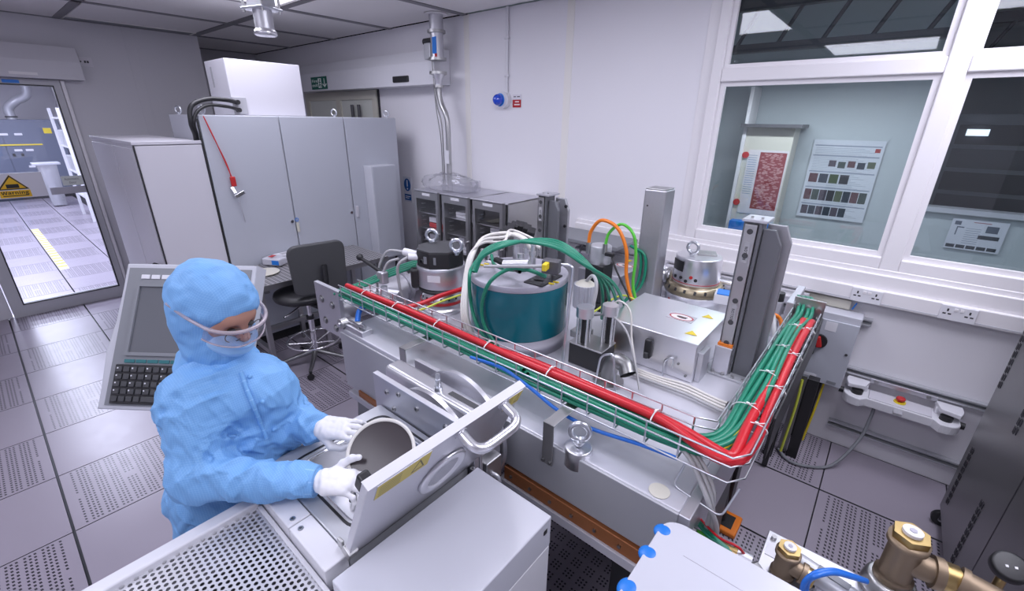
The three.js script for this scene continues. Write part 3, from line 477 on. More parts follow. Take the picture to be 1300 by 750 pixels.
  for (let i = 0; i < p.count; i++) { const x = p.getX(i), y = p.getY(i), z = p.getZ(i), n = g32(x * 6 + 9, z * 6 + 9) * .4 + g64(x * 15 + 30, (z + y) * 15 + 30) * .25; const f = .75 + n * .5; p.setXYZ(i, x * .37 * f - .02, Math.max(0.002, (y * .11 + .06) * f), z * .2 * f); } g.computeVertexNormals();
  part(bag, 'bag', g, M.clearPlastic);
}
{ // pipes and fittings on the wall and ceiling
  const X = -3.66, Z = -3.2, p = grp('gas_valve_riser', 'steel vacuum valve and bent pipe coming down from the ceiling', 'pipe', [X, 0, Z]);
  part(p, 'stub', cylAt(.065, [0, 2.86, 0], [0, 3.0, 0], 28), M.alu); part(p, 'ceiling_rose', moved(lathe([[.07, 0], [.11, 0], [.11, .012], [.07, .012]], 30), [0, 2.985, 0]), M.frameWhite);
  for (const y of [2.85, 2.62, 2.5]) part(p, 'flange', cylAt(.085, [0, y - .012, 0], [0, y + .012, 0], 28), M.steel); part(p, 'valve_body', cylAt(.06, [0, 2.62, 0], [0, 2.84, 0], 28), M.alu); part(p, 'actuator', bx(-.14, -.05, 2.62, 2.76, -.04, .05, .008), M.aluPaint); part(p, 'cylinder', cylAt(.03, [-.18, 2.78, 0], [-.06, 2.78, 0], 16), M.black);
  part(p, 'label', bx(.0, .055, 2.66, 2.8, .055, .06), M.bluePlastic, null, null, 'blue label'); part(p, 'label', bx(.03, .06, 2.62, 2.66, .056, .061), M.redPaint); part(p, 'reducer', moved(lathe([[.06, .12], [.055, .08], [.034, .05], [.03, 0]], 24), [0, 2.39, 0]), M.aluBright); part(p, 'clamp', cylAt(.05, [0, 2.37, 0], [0, 2.395, 0], 20), M.steel);
  part(p, 'down_pipe', tube([[0, 2.4, 0], [0, 2.32, 0], [.03, 2.22, 0], [.09, 2.12, 0], [.11, 2.0, 0], [.11, 1.6, 0], [.11, 1.43, 0]], .026, 50, 14), M.steel); part(p, 'air_line', tube([[-.03, 2.4, .03], [.0, 2.2, .03], [.045, 2.0, .02], [.055, 1.43, .02]], .006), M.steelDark); part(p, 'air_line', tube([[-.05, 2.62, .03], [-.02, 2.2, .03], [.02, 1.9, .02], [.03, 1.43, .02]], .005), M.steelDark); part(p, 'tag', bx(.08, .14, 1.66, 1.79, .026, .03), M.white);
  const [hx, hy, hz] = onY(338, 46, 2.6), f = grp('ceiling_pipe', 'hanging steel pipe stub with bolted square flanges below the light', 'pipe', [hx, 2.6, hz], .3);
  part(f, 'pipe', cylAt(.06, [0, .02, 0], [0, .4, 0], 28), M.alu); part(f, 'lower_pipe', moved(lathe([[0, .01], [.06, 0], [.075, .01], [.07, .03], [.055, .05], [.055, .16]], 28), [0, 0, 0]), M.aluBright); part(f, 'flange', rb(.2, .016, .17, .006), M.zinc, [0, .16, 0]); part(f, 'flange', rb(.2, .016, .17, .006), M.zinc, [0, .25, 0]); part(f, 'cage', rb(.14, .08, .12, .01), M.aluPaint, [0, .205, 0]);
  for (const x of [-.085, .085]) for (const z of [-.07, .07]) part(f, 'bolt', cylAt(.008, [x, .135, z], [x, .275, z], 8), M.steel);
  const b = grp('alarm_beacon', 'blue alarm beacon on a white base on the wall', 'beacon', [-3.0, 2.257, WZ]);
  part(b, 'base', cylAt(.07, [.03, 0, .0], [.03, 0, .05], 28), M.white); part(b, 'lens', moved(new THREE.SphereGeometry(.05, 24, 16), [0, 0, 0]), new THREE.MeshPhysicalMaterial({ color: new THREE.Color().setRGB(.0, .06, .6), roughness: .1, clearcoat: 1 }), [-.0, 0, .075]); part(b, 'lens_ring', torus(.05, .007, 8, 28), M.bluePlastic, [0, 0, .05]);
  const cd = grp('conduit', 'thin white conduit from the ceiling down to the beacon', 'conduit', [-2.945, 0, WZ]); part(cd, 'pipe', cylAt(.013, [0, 2.3, .015], [0, 3.0, .015], 12), M.white); for (const y of [2.45, 2.75]) part(cd, 'clip', bx(-.022, .022, y, y + .02, .001, .032, .004), M.white);
  solo('wall_label', box(.1, .11, .004), [M.white, M.white, M.white, M.white, printed(128, 128, (c, w, h) => { c.fillStyle = '#dcdae2'; c.fillRect(0, 0, w, h); c.fillStyle = '#b01320'; c.fillRect(0, 52, w, 76); c.fillStyle = '#5a5560'; c.fillRect(14, 18, 34, 10); c.fillRect(66, 18, 44, 10); c.fillStyle = '#eedfe0'; c.fillRect(36, 66, 60, 12); c.fillRect(24, 94, 84, 12); }), M.white], 'small red and white label beside the blue beacon', 'label', null, [-2.83, 2.247, WZ + .004]);
}
{ // operator console with screen and keyboard, tilted
  const TL = V([-2.69, 1.42, -.366]), e = V([.8, 0, -.6]), d = V([.22, -.55, .266]).normalize(), n = new THREE.Vector3().crossVectors(d, e).multiplyScalar(-1).normalize().multiplyScalar(-1);
  const nn = n.y < 0 ? n.clone().multiplyScalar(-1) : n;
  const mtx = new THREE.Matrix4().makeBasis(e, d.clone().multiplyScalar(-1), nn); const q = new THREE.Quaternion().setFromRotationMatrix(mtx);
  const W = .62, H = .66, ctr = TL.clone().addScaledVector(e, W / 2).addScaledVector(d, H / 2);
  const c = grp('operator_console', 'tilted grey operator console with screen and black keyboard behind the worker', 'console', [ctr.x, 0, ctr.z]);
  const head = new THREE.Group(); head.name = 'console_head'; head.position.y = ctr.y; head.quaternion.copy(q); c.add(head);
  const P = (nm, g, m, l) => part(head, nm, g, m, null, null, l);
  const shp = new THREE.Shape(); [[-.31, .33], [.31, .33], [.31, -.33], [-.325, -.33], [-.325, -.25], [-.335, -.08], [-.315, .06], [-.31, .2]].forEach(([x, y], i) => i ? shp.lineTo(x, y) : shp.moveTo(x, y));
  P('shell', moved(xs(shp, .07, .006), [0, 0, -.075]), M.cabLight);
  P('bezel', bx(-.298, .298, -.318, .315, 0, .004), M.midGrey);
  P('screen_frame', join([bx(-.24, .24, -.095, -.08, .002, .014), bx(-.24, .24, .225, .24, .002, .014), bx(-.24, -.225, -.08, .225, .002, .014), bx(.225, .24, -.08, .225, .002, .014)]), M.midGrey);
  const scr = new THREE.MeshStandardMaterial({ roughness: .25 }); scr.color.setRGB(.13, .135, .15); P('screen', bx(-.225, .225, -.08, .225, .003, .006), scr);
  for (let k = 0; k < 9; k++) P('function_key', bx(-.23 + k * .05, -.19 + k * .05, .262, .282, .003, .009, .002), M.white);
  for (let k = 0; k < 8; k++) P('soft_key', bx(-.24 + k * .055, -.19 + k * .055, -.128, -.112, .003, .008, .002), new THREE.MeshStandardMaterial({ color: 0x2f6f73, roughness: .4 }));
  P('keyboard', bx(-.27, .27, -.31, -.135, .003, .014, .004), M.black);
  const kg = rb(.0285, .0235, .008, .003, 1);
  for (let r = 0; r < 5; r++) for (let k = 0; k < 15; k++) { if (r === 4 && k > 3 && k < 10) continue; part(head, 'key', kg, M.charcoal, [-.245 + k * .035 + (r % 2) * .004, -.157 - r * .0325, .018]); }
  part(head, 'space_bar', rb(.2, .0235, .008, .003, 1), M.charcoal, [-.02, -.287, .018]);
  for (let r = 0; r < 4; r++) for (let k = 0; k < 14; k += 2) part(head, 'key_print', bx(0, .006, 0, .006, 0, .001), M.white, [-.252 + k * .035, -.155 - r * .0325, .022]);
  part(c, 'arm', cylAt(.03, [-.02, ctr.y - .06, -.04], [-.15, .75, -.12], 16), M.cabLight); part(c, 'pedestal', bx(-.22, -.1, .03, .8, -.18, -.06, .01), M.cabLight); part(c, 'foot', bx(-.4, .05, 0, .03, -.35, .1, .01), M.greyPlastic);
}
// ---------------------------------------------------------------- the deposition machine
const DK = .95, ZF = -1.14;
function onCyl(u, v, cx, cz, r) { const d = ray(u, v), a = d.x * d.x + d.z * d.z, b = -2 * (d.x * cx + d.z * cz), c = cx * cx + cz * cz - r * r, D = b * b - 4 * a * c; const t = D < 0 ? -b / (2 * a) : (-b - Math.sqrt(D)) / (2 * a); return [d.x * t, EYE.y + d.y * t, d.z * t]; }
function eyebolt(parent, pos, ry, R = .03, r = .009, m = M.zinc) { const e = part(parent, 'eyebolt', torus(R, r, 10, 28), m, [pos[0], pos[1] + R + .02, pos[2]], [0, ry, 0]); part(e, 'shank', cylAt(r * 1.2, [0, -R - .025, 0], [0, -R + .004, 0], 10), m); part(e, 'collar', cylAt(r * 2, [0, -R - .012, 0], [0, -R - .003, 0], 14), m); return e; }
function bolt(parent, pos, axis = 'y', r = .009, m = M.steelDark) { const a = { y: [0, 0, 0], z: [Math.PI / 2, 0, 0], x: [0, 0, Math.PI / 2] }[axis]; return part(parent, 'bolt', BOLT[r] || (BOLT[r] = cyl(r, .012, 6)), m, pos, a); }
const BOLT = {};
{
  const c = grp('vacuum_chamber', 'long flat brushed metal vacuum chamber carrying the pumps', 'chamber', [0, 0, 0]);
  part(c, 'chamber_body', bx(-2.24, -.262, .72, DK, -2.55, ZF, .006), M.deck);
  part(c, 'front_plate', bx(-.985, -.262, .73, DK - .001, ZF, ZF + .012, .004), M.aluPaint); part(c, 'front_plate', bx(-2.24, -1.5, .58, DK - .02, ZF, ZF + .012, .004), M.aluPaint);
  part(c, 'end_flange', bx(-.262, -.225, .70, DK + .004, -2.5, ZF + .014, .004), M.alu); part(c, 'rear_deck', bx(-1.75, -.3, .7, .9, -3.25, -2.555, .006), M.deck);
  part(c, 'copper_band', bx(-.97, -.3, .655, .72, ZF - .04, ZF + .02, .003), M.copper, null, null, 'copper coloured band under the front plate'); part(c, 'copper_band', bx(-2.1, -1.45, .56, .6, ZF - .04, ZF + .022, .003), M.copper);
  for (let k = 0; k < 7; k++) part(c, 'band_screw', cylAt(.007, [-.93 + k * .1, .688, ZF + .02], [-.93 + k * .1, .688, ZF + .027], 8), M.steelDark);
  part(c, 'sticker', moved(lathe([[0, .0015], [.034, .0015], [.034, 0], [0, 0]], 36), onY(837, 623, DK + .001)), M.cream, null, null, 'pale round sticker');
  const boss = onY(724, 568, DK); boss[2] = Math.max(boss[2], -1.19);
  part(c, 'lifting_boss', moved(lathe([[0, .075], [.046, .075], [.052, .07], [.052, 0], [0, 0]], 30), [boss[0] + .03, DK - .055, ZF - .03]), M.aluBright);
  eyebolt(c, [boss[0] + .03, DK + .03, ZF - .03], .5, .034, .011);
  for (const z of [-1.2, -1.4, -1.6]) bolt(c, [-.222, .85, z], 'x', .01);
  part(c, 'valve_post', cylAt(.02, [-1.02, .55, ZF + .03], [-1.02, .72, ZF + .03], 12), M.darkGrey); part(c, 'spring', join(Array.from({ length: 8 }, (_, k) => moved(torus(.022, .005, 6, 18), [-.99, .5 + k * .018, ZF + .06], [Math.PI / 2, 0, 0]))), M.steelDark);
  // support frame
  const f = grp('machine_frame', 'pale steel frame with dark legs under the vacuum chamber', 'frame', [0, 0, 0]);
  part(f, 'rail', bx(-.99, -.24, .612, .655, -2.5, ZF + .03, .004), M.cabWhite); part(f, 'rail', bx(-2.2, -1.4, .52, .56, -2.5, ZF + .03, .004), M.cabWhite);
  const leg = extr([[0, 0], [.12, 0], [.24, .52], [.08, .52]], .05, .003);
  for (const z of [-1.2, -2.4]) { part(f, 'leg', leg, M.midGrey, [-2.25, 0, z]); part(f, 'leg', extr([[0, 0], [.1, 0], [-.02, .6], [-.14, .6]], .05, .003), M.midGrey, [-1.5, 0, z]); }
  part(f, 'leg', bx(-.36, -.25, 0, .61, -1.3, -1.19, .006), M.black); part(f, 'leg', bx(-.4, -.28, 0, .61, -2.45, -2.33, .006), M.black); part(f, 'leg', bx(-1.05, -.93, 0, .61, -2.45, -2.33, .006), M.black);
  part(f, 'pump_box', bx(-.5, -.27, .02, .58, -2.1, -1.42, .01), M.charcoal); part(f, 'front_skirt', bx(-.47, -.24, .05, .6, -1.2, -1.17, .004), M.black);
  part(f, 'side_strut', bx(-.12, -.06, 0, .6, -3.1, -3.04, .004), M.black); part(f, 'side_strut', bx(-.24, -.19, 0, .9, -3.0, -2.95, .004), M.black); part(f, 'strut_strip', bx(-.175, -.125, .02, .6, -3.06, -3.05), M.steelDark);
  part(f, 'ground_wire', tube([[-.145, .6, -3.0], [-.14, .4, -2.995], [-.15, .05, -2.99]], .008), M.yellowGreen);
  const sb = grp('floor_controller', 'small black controller with orange lamps on the floor under the chamber', 'controller', [-.78, 0, -1.0], .3); part(sb, 'case', rb(.2, .07, .1, .006), M.black, [0, .035, 0]); for (const x of [-.03, 0, .03]) part(sb, 'lamp', rb(.014, .01, .008, .003), M.orange, [x, .05, .052]); part(sb, 'cable', tube([[.08, .05, 0], [.1, .3, -.03], [.06, .62, -.1]], .006), M.green);
}
{ // L brackets that carry the basket
  for (const [i, x] of [-1.63, -.755].entries()) { const b = grp('tray_bracket', i ? 'bent steel strip bracket beside the lifting eye' : 'bent steel strip bracket above the round transfer valve', 'bracket', [x, 0, ZF + .016]); part(b, 'upright', bx(-.024, .024, .86, 1.045, 0, .006, .002), M.steel); part(b, 'arm', bx(-.024, .024, 1.039, 1.045, -.2, .006, .002), M.steel); for (const q of [-.015, .015]) bolt(b, [q, .875, .008], 'z', .007); }
}
{ // teal magnet housing
  const cx = -1.42, cz = -1.75, r = .262, t = grp('magnet_housing', 'large teal cylinder with grey lid in the middle of the machine', 'housing', [cx, DK, cz]);
  part(t, 'base_ring', lathe([[0, 0], [r + .004, 0], [r + .004, .085], [0, .085]], 72), M.lilac); part(t, 'shell', lathe([[r - .01, .085], [r, .088], [r, .345], [r - .006, .352], [r - .02, .352]], 72), M.tealBody); part(t, 'rim', lathe([[r - .008, .352], [r + .001, .352], [r + .001, .378], [r - .006, .384], [0, .384]], 72), M.lilac);
  const top = DK + .384, L = (u, v, dy = 0) => { const p = onY(u, v, top + dy); return [p[0] - cx, p[1] - DK, p[2] - cz]; };
  const slab = (u, v, w, d, m, ry, n = 'cover_plate') => part(t, n, rb(w, .008, d, .002), m, L(u, v, .004), [0, ry, 0]);
  slab(690, 354, .11, .2, M.black, .1); slab(640, 333, .2, .06, M.black, -.15); slab(626, 334, .1, .025, M.white, -.15, 'label_strip'); slab(684, 357, .05, .02, M.white, .3, 'label_strip');
  for (const [u, v, h, rr] of [[613, 331, .07, .016], [621, 329, .06, .014], [660, 345, .1, .018], [676, 343, .14, .016], [668, 335, .12, .02], [695, 353, .06, .018], [703, 350, .07, .018], [655, 330, .15, .02]]) { const p = L(u, v); const k = part(t, 'fitting', join([cylAt(rr, p, [p[0], p[1] + h * .5, p[2]], 6), cylAt(rr * .75, [p[0], p[1] + h * .5, p[2]], [p[0], p[1] + h, p[2]], 14), cylAt(rr * 1.1, [p[0], p[1] + h * .6, p[2]], [p[0], p[1] + h * .75, p[2]], 6)]), M.aluBright); }
  for (const [u, v] of [[700, 360], [706, 358], [611, 336], [618, 335]]) slab(u, v, .03, .008, M.yellow, .3, 'yellow_tag');
  part(t, 'valve_block', rb(.075, .06, .05, .006), M.darkGrey, L(700, 338, .16), [0, .3, 0]); part(t, 'block_stem', cylAt(.02, L(700, 338, .0), L(700, 338, .15), 12), M.alu); part(t, 'block_tag', rb(.02, .03, .052, .003), M.yellow, L(693, 338, .17), [0, .3, 0]);
  part(t, 'cross_tube', cylAt(.008, L(615, 338, .1), L(700, 338, .15), 10), M.greyCable); part(t, 'manifold', cylAt(.022, L(640, 335, .1), L(672, 335, .12), 14), M.aluBright);
  part(t, 'sample_pipe', polyTube([L(705, 336, .16), L(728, 336, .17), [L(728, 336, .17)[0] + .01, .02, L(728, 336, .17)[2] + .06]], .007), M.zinc);
  // hoses on the drum
  const q = (u, v, k = .02) => onCyl(u, v, cx, cz, r + k);
  solo('green_hose', tube([onY(693, 351, top + .05), onY(668, 342, top + .09), onY(645, 342, top + .08), q(622, 358, .02), q(612, 385), q(614, 410), q(626, 432), q(642, 450), onY(665, 470, 1.1)], .0095, 90), M.green, 'green hose looping from the lid fittings down the teal drum', 'hose');
  solo('green_hose', tube([onY(612, 324, top + .06), onY(602, 335, top + .03), q(596, 350, .025), q(598, 385, .02), q(607, 415), q(625, 438), q(645, 455), onY(670, 475, 1.1)], .0095, 90), M.green, 'green hose hugging the left edge of the teal drum', 'hose');
  solo('green_hose', tube([onY(624, 324, top + .05), onY(628, 336, top + .04), onY(645, 342, top + .05), onY(668, 343, top + .06)], .009, 40), M.green, 'short green hose lying across the drum lid', 'hose');
  solo('black_hose', tube([onY(628, 330, top + .07), onY(645, 338, top + .06), onY(660, 345, top + .07)], .01, 40), M.black, 'short black hose on the drum lid', 'hose');
  for (let k = 0; k < 4; k++) solo('green_hose', tube([onY(604 - k, 345, 1.36), onY(613, 326 - k * 2, 1.44), onY(640, 312 - k * 1.5, 1.5), onY(680, 304 + k * 1.5, 1.5), onY(712, 308 + k * 3, 1.48), onY(742, 330 + k * 2, 1.42), onY(762 + k * 5, 358, 1.3), onY(765 + k * 9, 385, 1.15), onY(764 + k * 10, 404 - k * 2, 1.0)], .0095, 90), M.green, 'green hose in the arch over the back of the teal drum', 'hose', 'arching green hoses');
  for (const k of [0, 1, 2]) solo('white_hose', tube([onY(676 + k * 10, 318 - k * 3, 1.42), onY(662 - k * 6, 302 - k * 5, 1.48), onY(640, 296 + k * 5, 1.48), onY(614, 302 + k * 3, 1.44), onY(601 - k * 2, 322, 1.38), onY(594 - k * 2, 350, 1.28), onY(592 - k * 3, 395, 1.14), onY(600 - k * 4, 425, 1.02)], .0115 - k * .0022, 90), M.whiteCable, ['thickest white hose curving over the left of the teal drum', 'middle white hose curving over the left of the teal drum', 'thinnest white hose curving over the left of the teal drum'][k], 'hose');
  solo('black_drag_chain', (() => { const l = []; for (let k = 0; k < 9; k++) { const t = k / 8, p = onY(632 + t * 42, 305 - Math.sin(t * 2.6) * 18, 1.42); l.push(moved(rb(.05, .045, .09, .005), p, [0, .6, -.3])); } return join(l); })(), M.black, 'black cable chain rising behind the teal drum', 'cable chain');
}
{ // turbo pump with black head, left
  const cx = -2.04, cz = -1.74, t = grp('turbo_pump', 'turbo pump with black head and two lifting eyes left of the teal drum', 'pump', [cx, DK, cz]);
  part(t, 'base_flange', lathe([[0, 0], [.15, 0], [.15, .03], [.1, .04], [.1, .055], [.135, .06], [.135, .075], [0, .075]], 48), M.aluBright);
  part(t, 'red_band', lathe([[.138, .06], [.14, .06], [.14, .078], [.138, .078]], 48), M.redPaint); part(t, 'neck', lathe([[.132, .075], [.126, .1], [.11, .125], [.11, .135]], 48), M.aluBright);
  for (let k = 0; k < 16; k++) { const a = k / 16 * 6.283; part(t, 'vent_hole', rb(.014, .018, .006, .003), M.black, [.127 * Math.sin(a), .096, .127 * Math.cos(a)], [-.2, a, 0]); }
  part(t, 'body', lathe([[0, .135], [.14, .135], [.146, .14], [.146, .165], [0, .165]], 48), M.black); part(t, 'motor_ring', lathe([[.14, .165], [.147, .168], [.147, .27], [.15, .272], [.15, .295], [.14, .3], [0, .3]], 48), M.alu); part(t, 'side_cap', rb(.06, .13, .12, .02), M.black, [-.07, .215, .11], [0, -.6, 0]);
  const oct = new THREE.Shape(); for (let k = 0; k < 8; k++) { const a = k * Math.PI / 4 + .39, R = .145; k ? oct.lineTo(R * Math.cos(a), R * Math.sin(a)) : oct.moveTo(R * Math.cos(a), R * Math.sin(a)); }
  part(t, 'head', moved(xs(oct, .085, .004), [0, 0, 0], [-Math.PI / 2, 0, 0]), M.black, [0, .305, 0]); part(t, 'head_lid', moved(xs(oct, .006, .003), [0, 0, 0], [-Math.PI / 2, 0, 0]), M.charcoal, [0, .396, 0]);
  part(t, 'label', bx(-.04, .04, -.02, .02, 0, .003), M.white, [.075, .24, .125], [0, .52, 0]); part(t, 'label', bx(-.04, .04, -.022, .022, 0, .003), M.midGrey, [.05, .35, .128], [0, .39, 0]);
  eyebolt(t, [-.1, .4, -.02], .6, .034, .011); eyebolt(t, [.15, .385, .005], .6, .034, .011);
  part(t, 'connector', cylAt(.025, [-.1, .35, .1], [-.19, .36, .13], 16), M.white); part(t, 'connector', cylAt(.02, [-.06, .35, .12], [-.1, .355, .17], 16), M.white); part(t, 'control_cable', tube([[-.1, .355, .17], [-.14, .3, .22], [-.17, .15, .2], [-.2, .05, .16]], .009), M.greyCable); part(t, 'control_cable', tube([[-.19, .36, .13], [-.3, .35, .18], [-.36, .22, .22], [-.37, .03, .24]], .008), M.greyCable);
  for (const z of [.11, .13]) part(t, 'knob', cylAt(.012, [-.03 + z * .2, .34, .13], [-.03 + z * .2, .34, .15], 12), M.charcoal);
}
{ // silver turbo pump, right, by the wall
  const cx = -.885, cz = -3.0, t = grp('turbo_pump', 'shiny silver turbo pump with bronze ring near the window wall', 'pump', [cx, .9, cz]);
  part(t, 'lower_body', lathe([[0, 0], [.18, 0], [.18, .09], [.19, .1], [.19, .112], [0, .112]], 56), M.aluBright); part(t, 'bronze_ring', lathe([[.188, .112], [.194, .116], [.19, .14], [.178, .165], [.165, .178], [0, .178]], 56), M.goldRing); part(t, 'upper_body', lathe([[.15, .178], [.152, .182], [.15, .3], [.146, .352], [.138, .36], [0, .36]], 56), M.aluBright); part(t, 'red_line', lathe([[.151, .19], [.1535, .19], [.1535, .194], [.151, .194]], 56), M.redPaint);
  for (let k = 0; k < 18; k++) { const a = k / 18 * 6.283; part(t, 'slot', rb(.016, .024, .008, .004), M.black, [.186 * Math.sin(a), .148, .186 * Math.cos(a)], [-.5, a, 0]); }
  for (const [a, y, m] of [[-.7, .22, M.black], [-.35, .225, M.black], [.1, .24, M.redPaint], [.3, .225, M.black], [-.1, .21, M.black]]) part(t, 'port', cylAt(.011, [.15 * Math.sin(a), y, .15 * Math.cos(a)], [.156 * Math.sin(a), y, .156 * Math.cos(a)], 12), m);
  const lb = new THREE.CylinderGeometry(.1535, .1515, .07, 20, 1, true, -1.05, .75); part(t, 'label', lb, M.black, [0, .3, 0]); part(t, 'top_plate', rb(.12, .012, .1, .003), M.steel, [.03, .366, -.05], [0, .4, 0]);
  eyebolt(t, [-.03, .36, .06], -.1, .036, .01); const txt = new THREE.CylinderGeometry(.1815, .1815, .05, 20, 1, true, -.75, .9); part(t, 'lettering', txt, printed(512, 64, (c, w, h) => { c.fillStyle = '#c9c9cf'; c.fillRect(0, 0, w, h); c.fillStyle = '#b31c26'; c.fillRect(30, 14, 70, 34); c.fillStyle = '#26303c'; c.font = 'bold 44px sans-serif'; c.fillText('VACUUM', 170, 50); }, .3), [0, .055, 0]);
  const el = grp('pipe_elbow', 'silver elbow pipe meeting the silver pump', 'pipe', [cx - .27, 1.07, cz + .02]); part(el, 'elbow', tube([[-.07, .09, .05], [-.02, .06, .04], [.04, .02, .02], [.09, .01, 0]], .048, 30, 18), M.aluBright); part(el, 'flange', cylAt(.062, [.085, .01, 0], [.1, .01, 0], 24), M.steel); part(el, 'flange', cylAt(.062, [-.085, .1, .055], [-.07, .09, .05], 24), M.steel); part(el, 'stem', cylAt(.04, [.02, -.17, .01], [.02, .02, .01], 18), M.alu); part(el, 'cable_loop', tube([[0, -.05, .06], [.05, -.12, .1], [.08, -.17, .08]], .006), M.blueCable);
}
function liftColumn(label, x, z, top, base, flip) { // rail with screws, channel, chamfered back plate
  const c = grp('lift_column', label, 'column', [x, base, z]), h = top - base, w = .055;
  part(c, 'rail', bx(-.085, -.035, .0, h - .01, .02, .04, .003), M.steel); part(c, 'channel', join([bx(-.095, -.03, 0, h, -.06, .018), bx(-.03, -.018, 0, h, -.06, .034)]), M.columnGrey);
  part(c, 'face_plate', moved(extr([[-.014, 0], [.06, 0], [.06, h - .09], [.03, h - .03], [-.014, h - .03]], .02, .002), [0, 0, -.01]), M.columnGrey); part(c, 'back_plate', moved(extr([[-.014, 0], [.085, 0], [.085, h - .09], [.055, h - .02], [-.014, h - .02]], .02, .002), [0, 0, -.09]), M.aluMatte); part(c, 'web', bx(.0, .02, 0, h - .04, -.07, -.012), M.aluMatte);
  const cp = part(c, 'cap', bx(-.1, .0, h, h + .012, -.09, .04, .003), M.alu); for (const a of [-.07, -.03]) bolt(cp, [a, h + .014, 0], 'y', .006, M.steel);
  const n = Math.max(4, Math.round(h / .1)); for (let k = 0; k < n; k++) part(c, 'rail_screw', cylAt(.012, [-.06, .05 + k * (h - .09) / (n - 1), .04], [-.06, .05 + k * (h - .09) / (n - 1), .0425], 16), M.charcoal);
  for (const y of [h * .82, h * .42, h * .12]) part(c, 'rail_text', bx(-.072, -.048, y - .045, y + .045, .04, .0408), [M.steel, M.steel, M.steel, M.steel, COLTXT, M.steel]);
  part(c, 'carriage', bx(-.1, -.025, .0, .14, .025, .06, .004), M.alu); part(c, 'carriage_wiper', bx(-.095, -.03, .14, .152, .022, .05), M.orange); part(c, 'foot', bx(-.11, .12, -.012, 0, -.1, .075, .003), M.aluPaint); for (let k = 0; k < 5; k++) bolt(c, [-.09 + k * .045, .006, .065], 'y', .008, M.steel);
  if (flip) for (const y of [h * .9, h * .7, h * .5, h * .3]) bolt(c, [.07, y, -.066], 'z', .011, M.black);
  return c;
}
const COLTXT = printed(64, 256, (c, w, h) => { c.fillStyle = '#a9a9ad'; c.fillRect(0, 0, w, h); c.translate(46, 236); c.rotate(-Math.PI / 2); c.fillStyle = '#2c2c30'; c.font = 'bold 44px sans-serif'; c.fillText('ROLLON', 6, 0); }, .4);
{
  liftColumn('tall grey lift column with black screwed rail beside the shiny power box', -.365, -2.12, 1.69, DK + .012, false);
  liftColumn('tall lift column with black side bolts behind the teal drum', -1.7, -2.42, 1.62, DK + .012, true);
  const p = grp('support_post', 'plain square aluminium post behind the shiny power box', 'post', [-1.1, 0, -2.72]); part(p, 'post', bx(-.07, .07, .9, 1.7, -.07, .07, .012), M.aluMatte); part(p, 'end_cap', bx(-.066, .066, 1.7, 1.706, -.066, .066, .003), M.steel); for (const y of [1.6, 1.3, 1.1]) part(p, 'hole', cylAt(.006, [-.04, y, .07], [-.04, y, .0705], 10), M.charcoal);
  const s = grp('short_bracket', 'short upright aluminium bracket left of the bolted lift column', 'bracket', [-1.93, DK, -2.38]); part(s, 'plate', bx(-.045, .045, 0, .45, -.01, .01, .003), M.alu); part(s, 'clamp', rb(.03, .05, .03, .006), M.black, [.02, .45, 0], [0, 0, .5]);
}
const SAFETY = printed(256, 160, (c, w, h) => { c.fillStyle = '#b9bac0'; c.fillRect(0, 0, w, h); c.lineWidth = 14; c.strokeStyle = '#a8202c'; c.fillStyle = '#e6e2e2'; c.beginPath(); c.ellipse(128, 80, 112, 66, 0, 0, 7); c.fill(); c.stroke(); c.fillStyle = '#4b3c3e'; c.beginPath(); c.ellipse(132, 84, 52, 24, .2, 0, 7); c.fill(); c.fillRect(150, 60, 36, 16); });
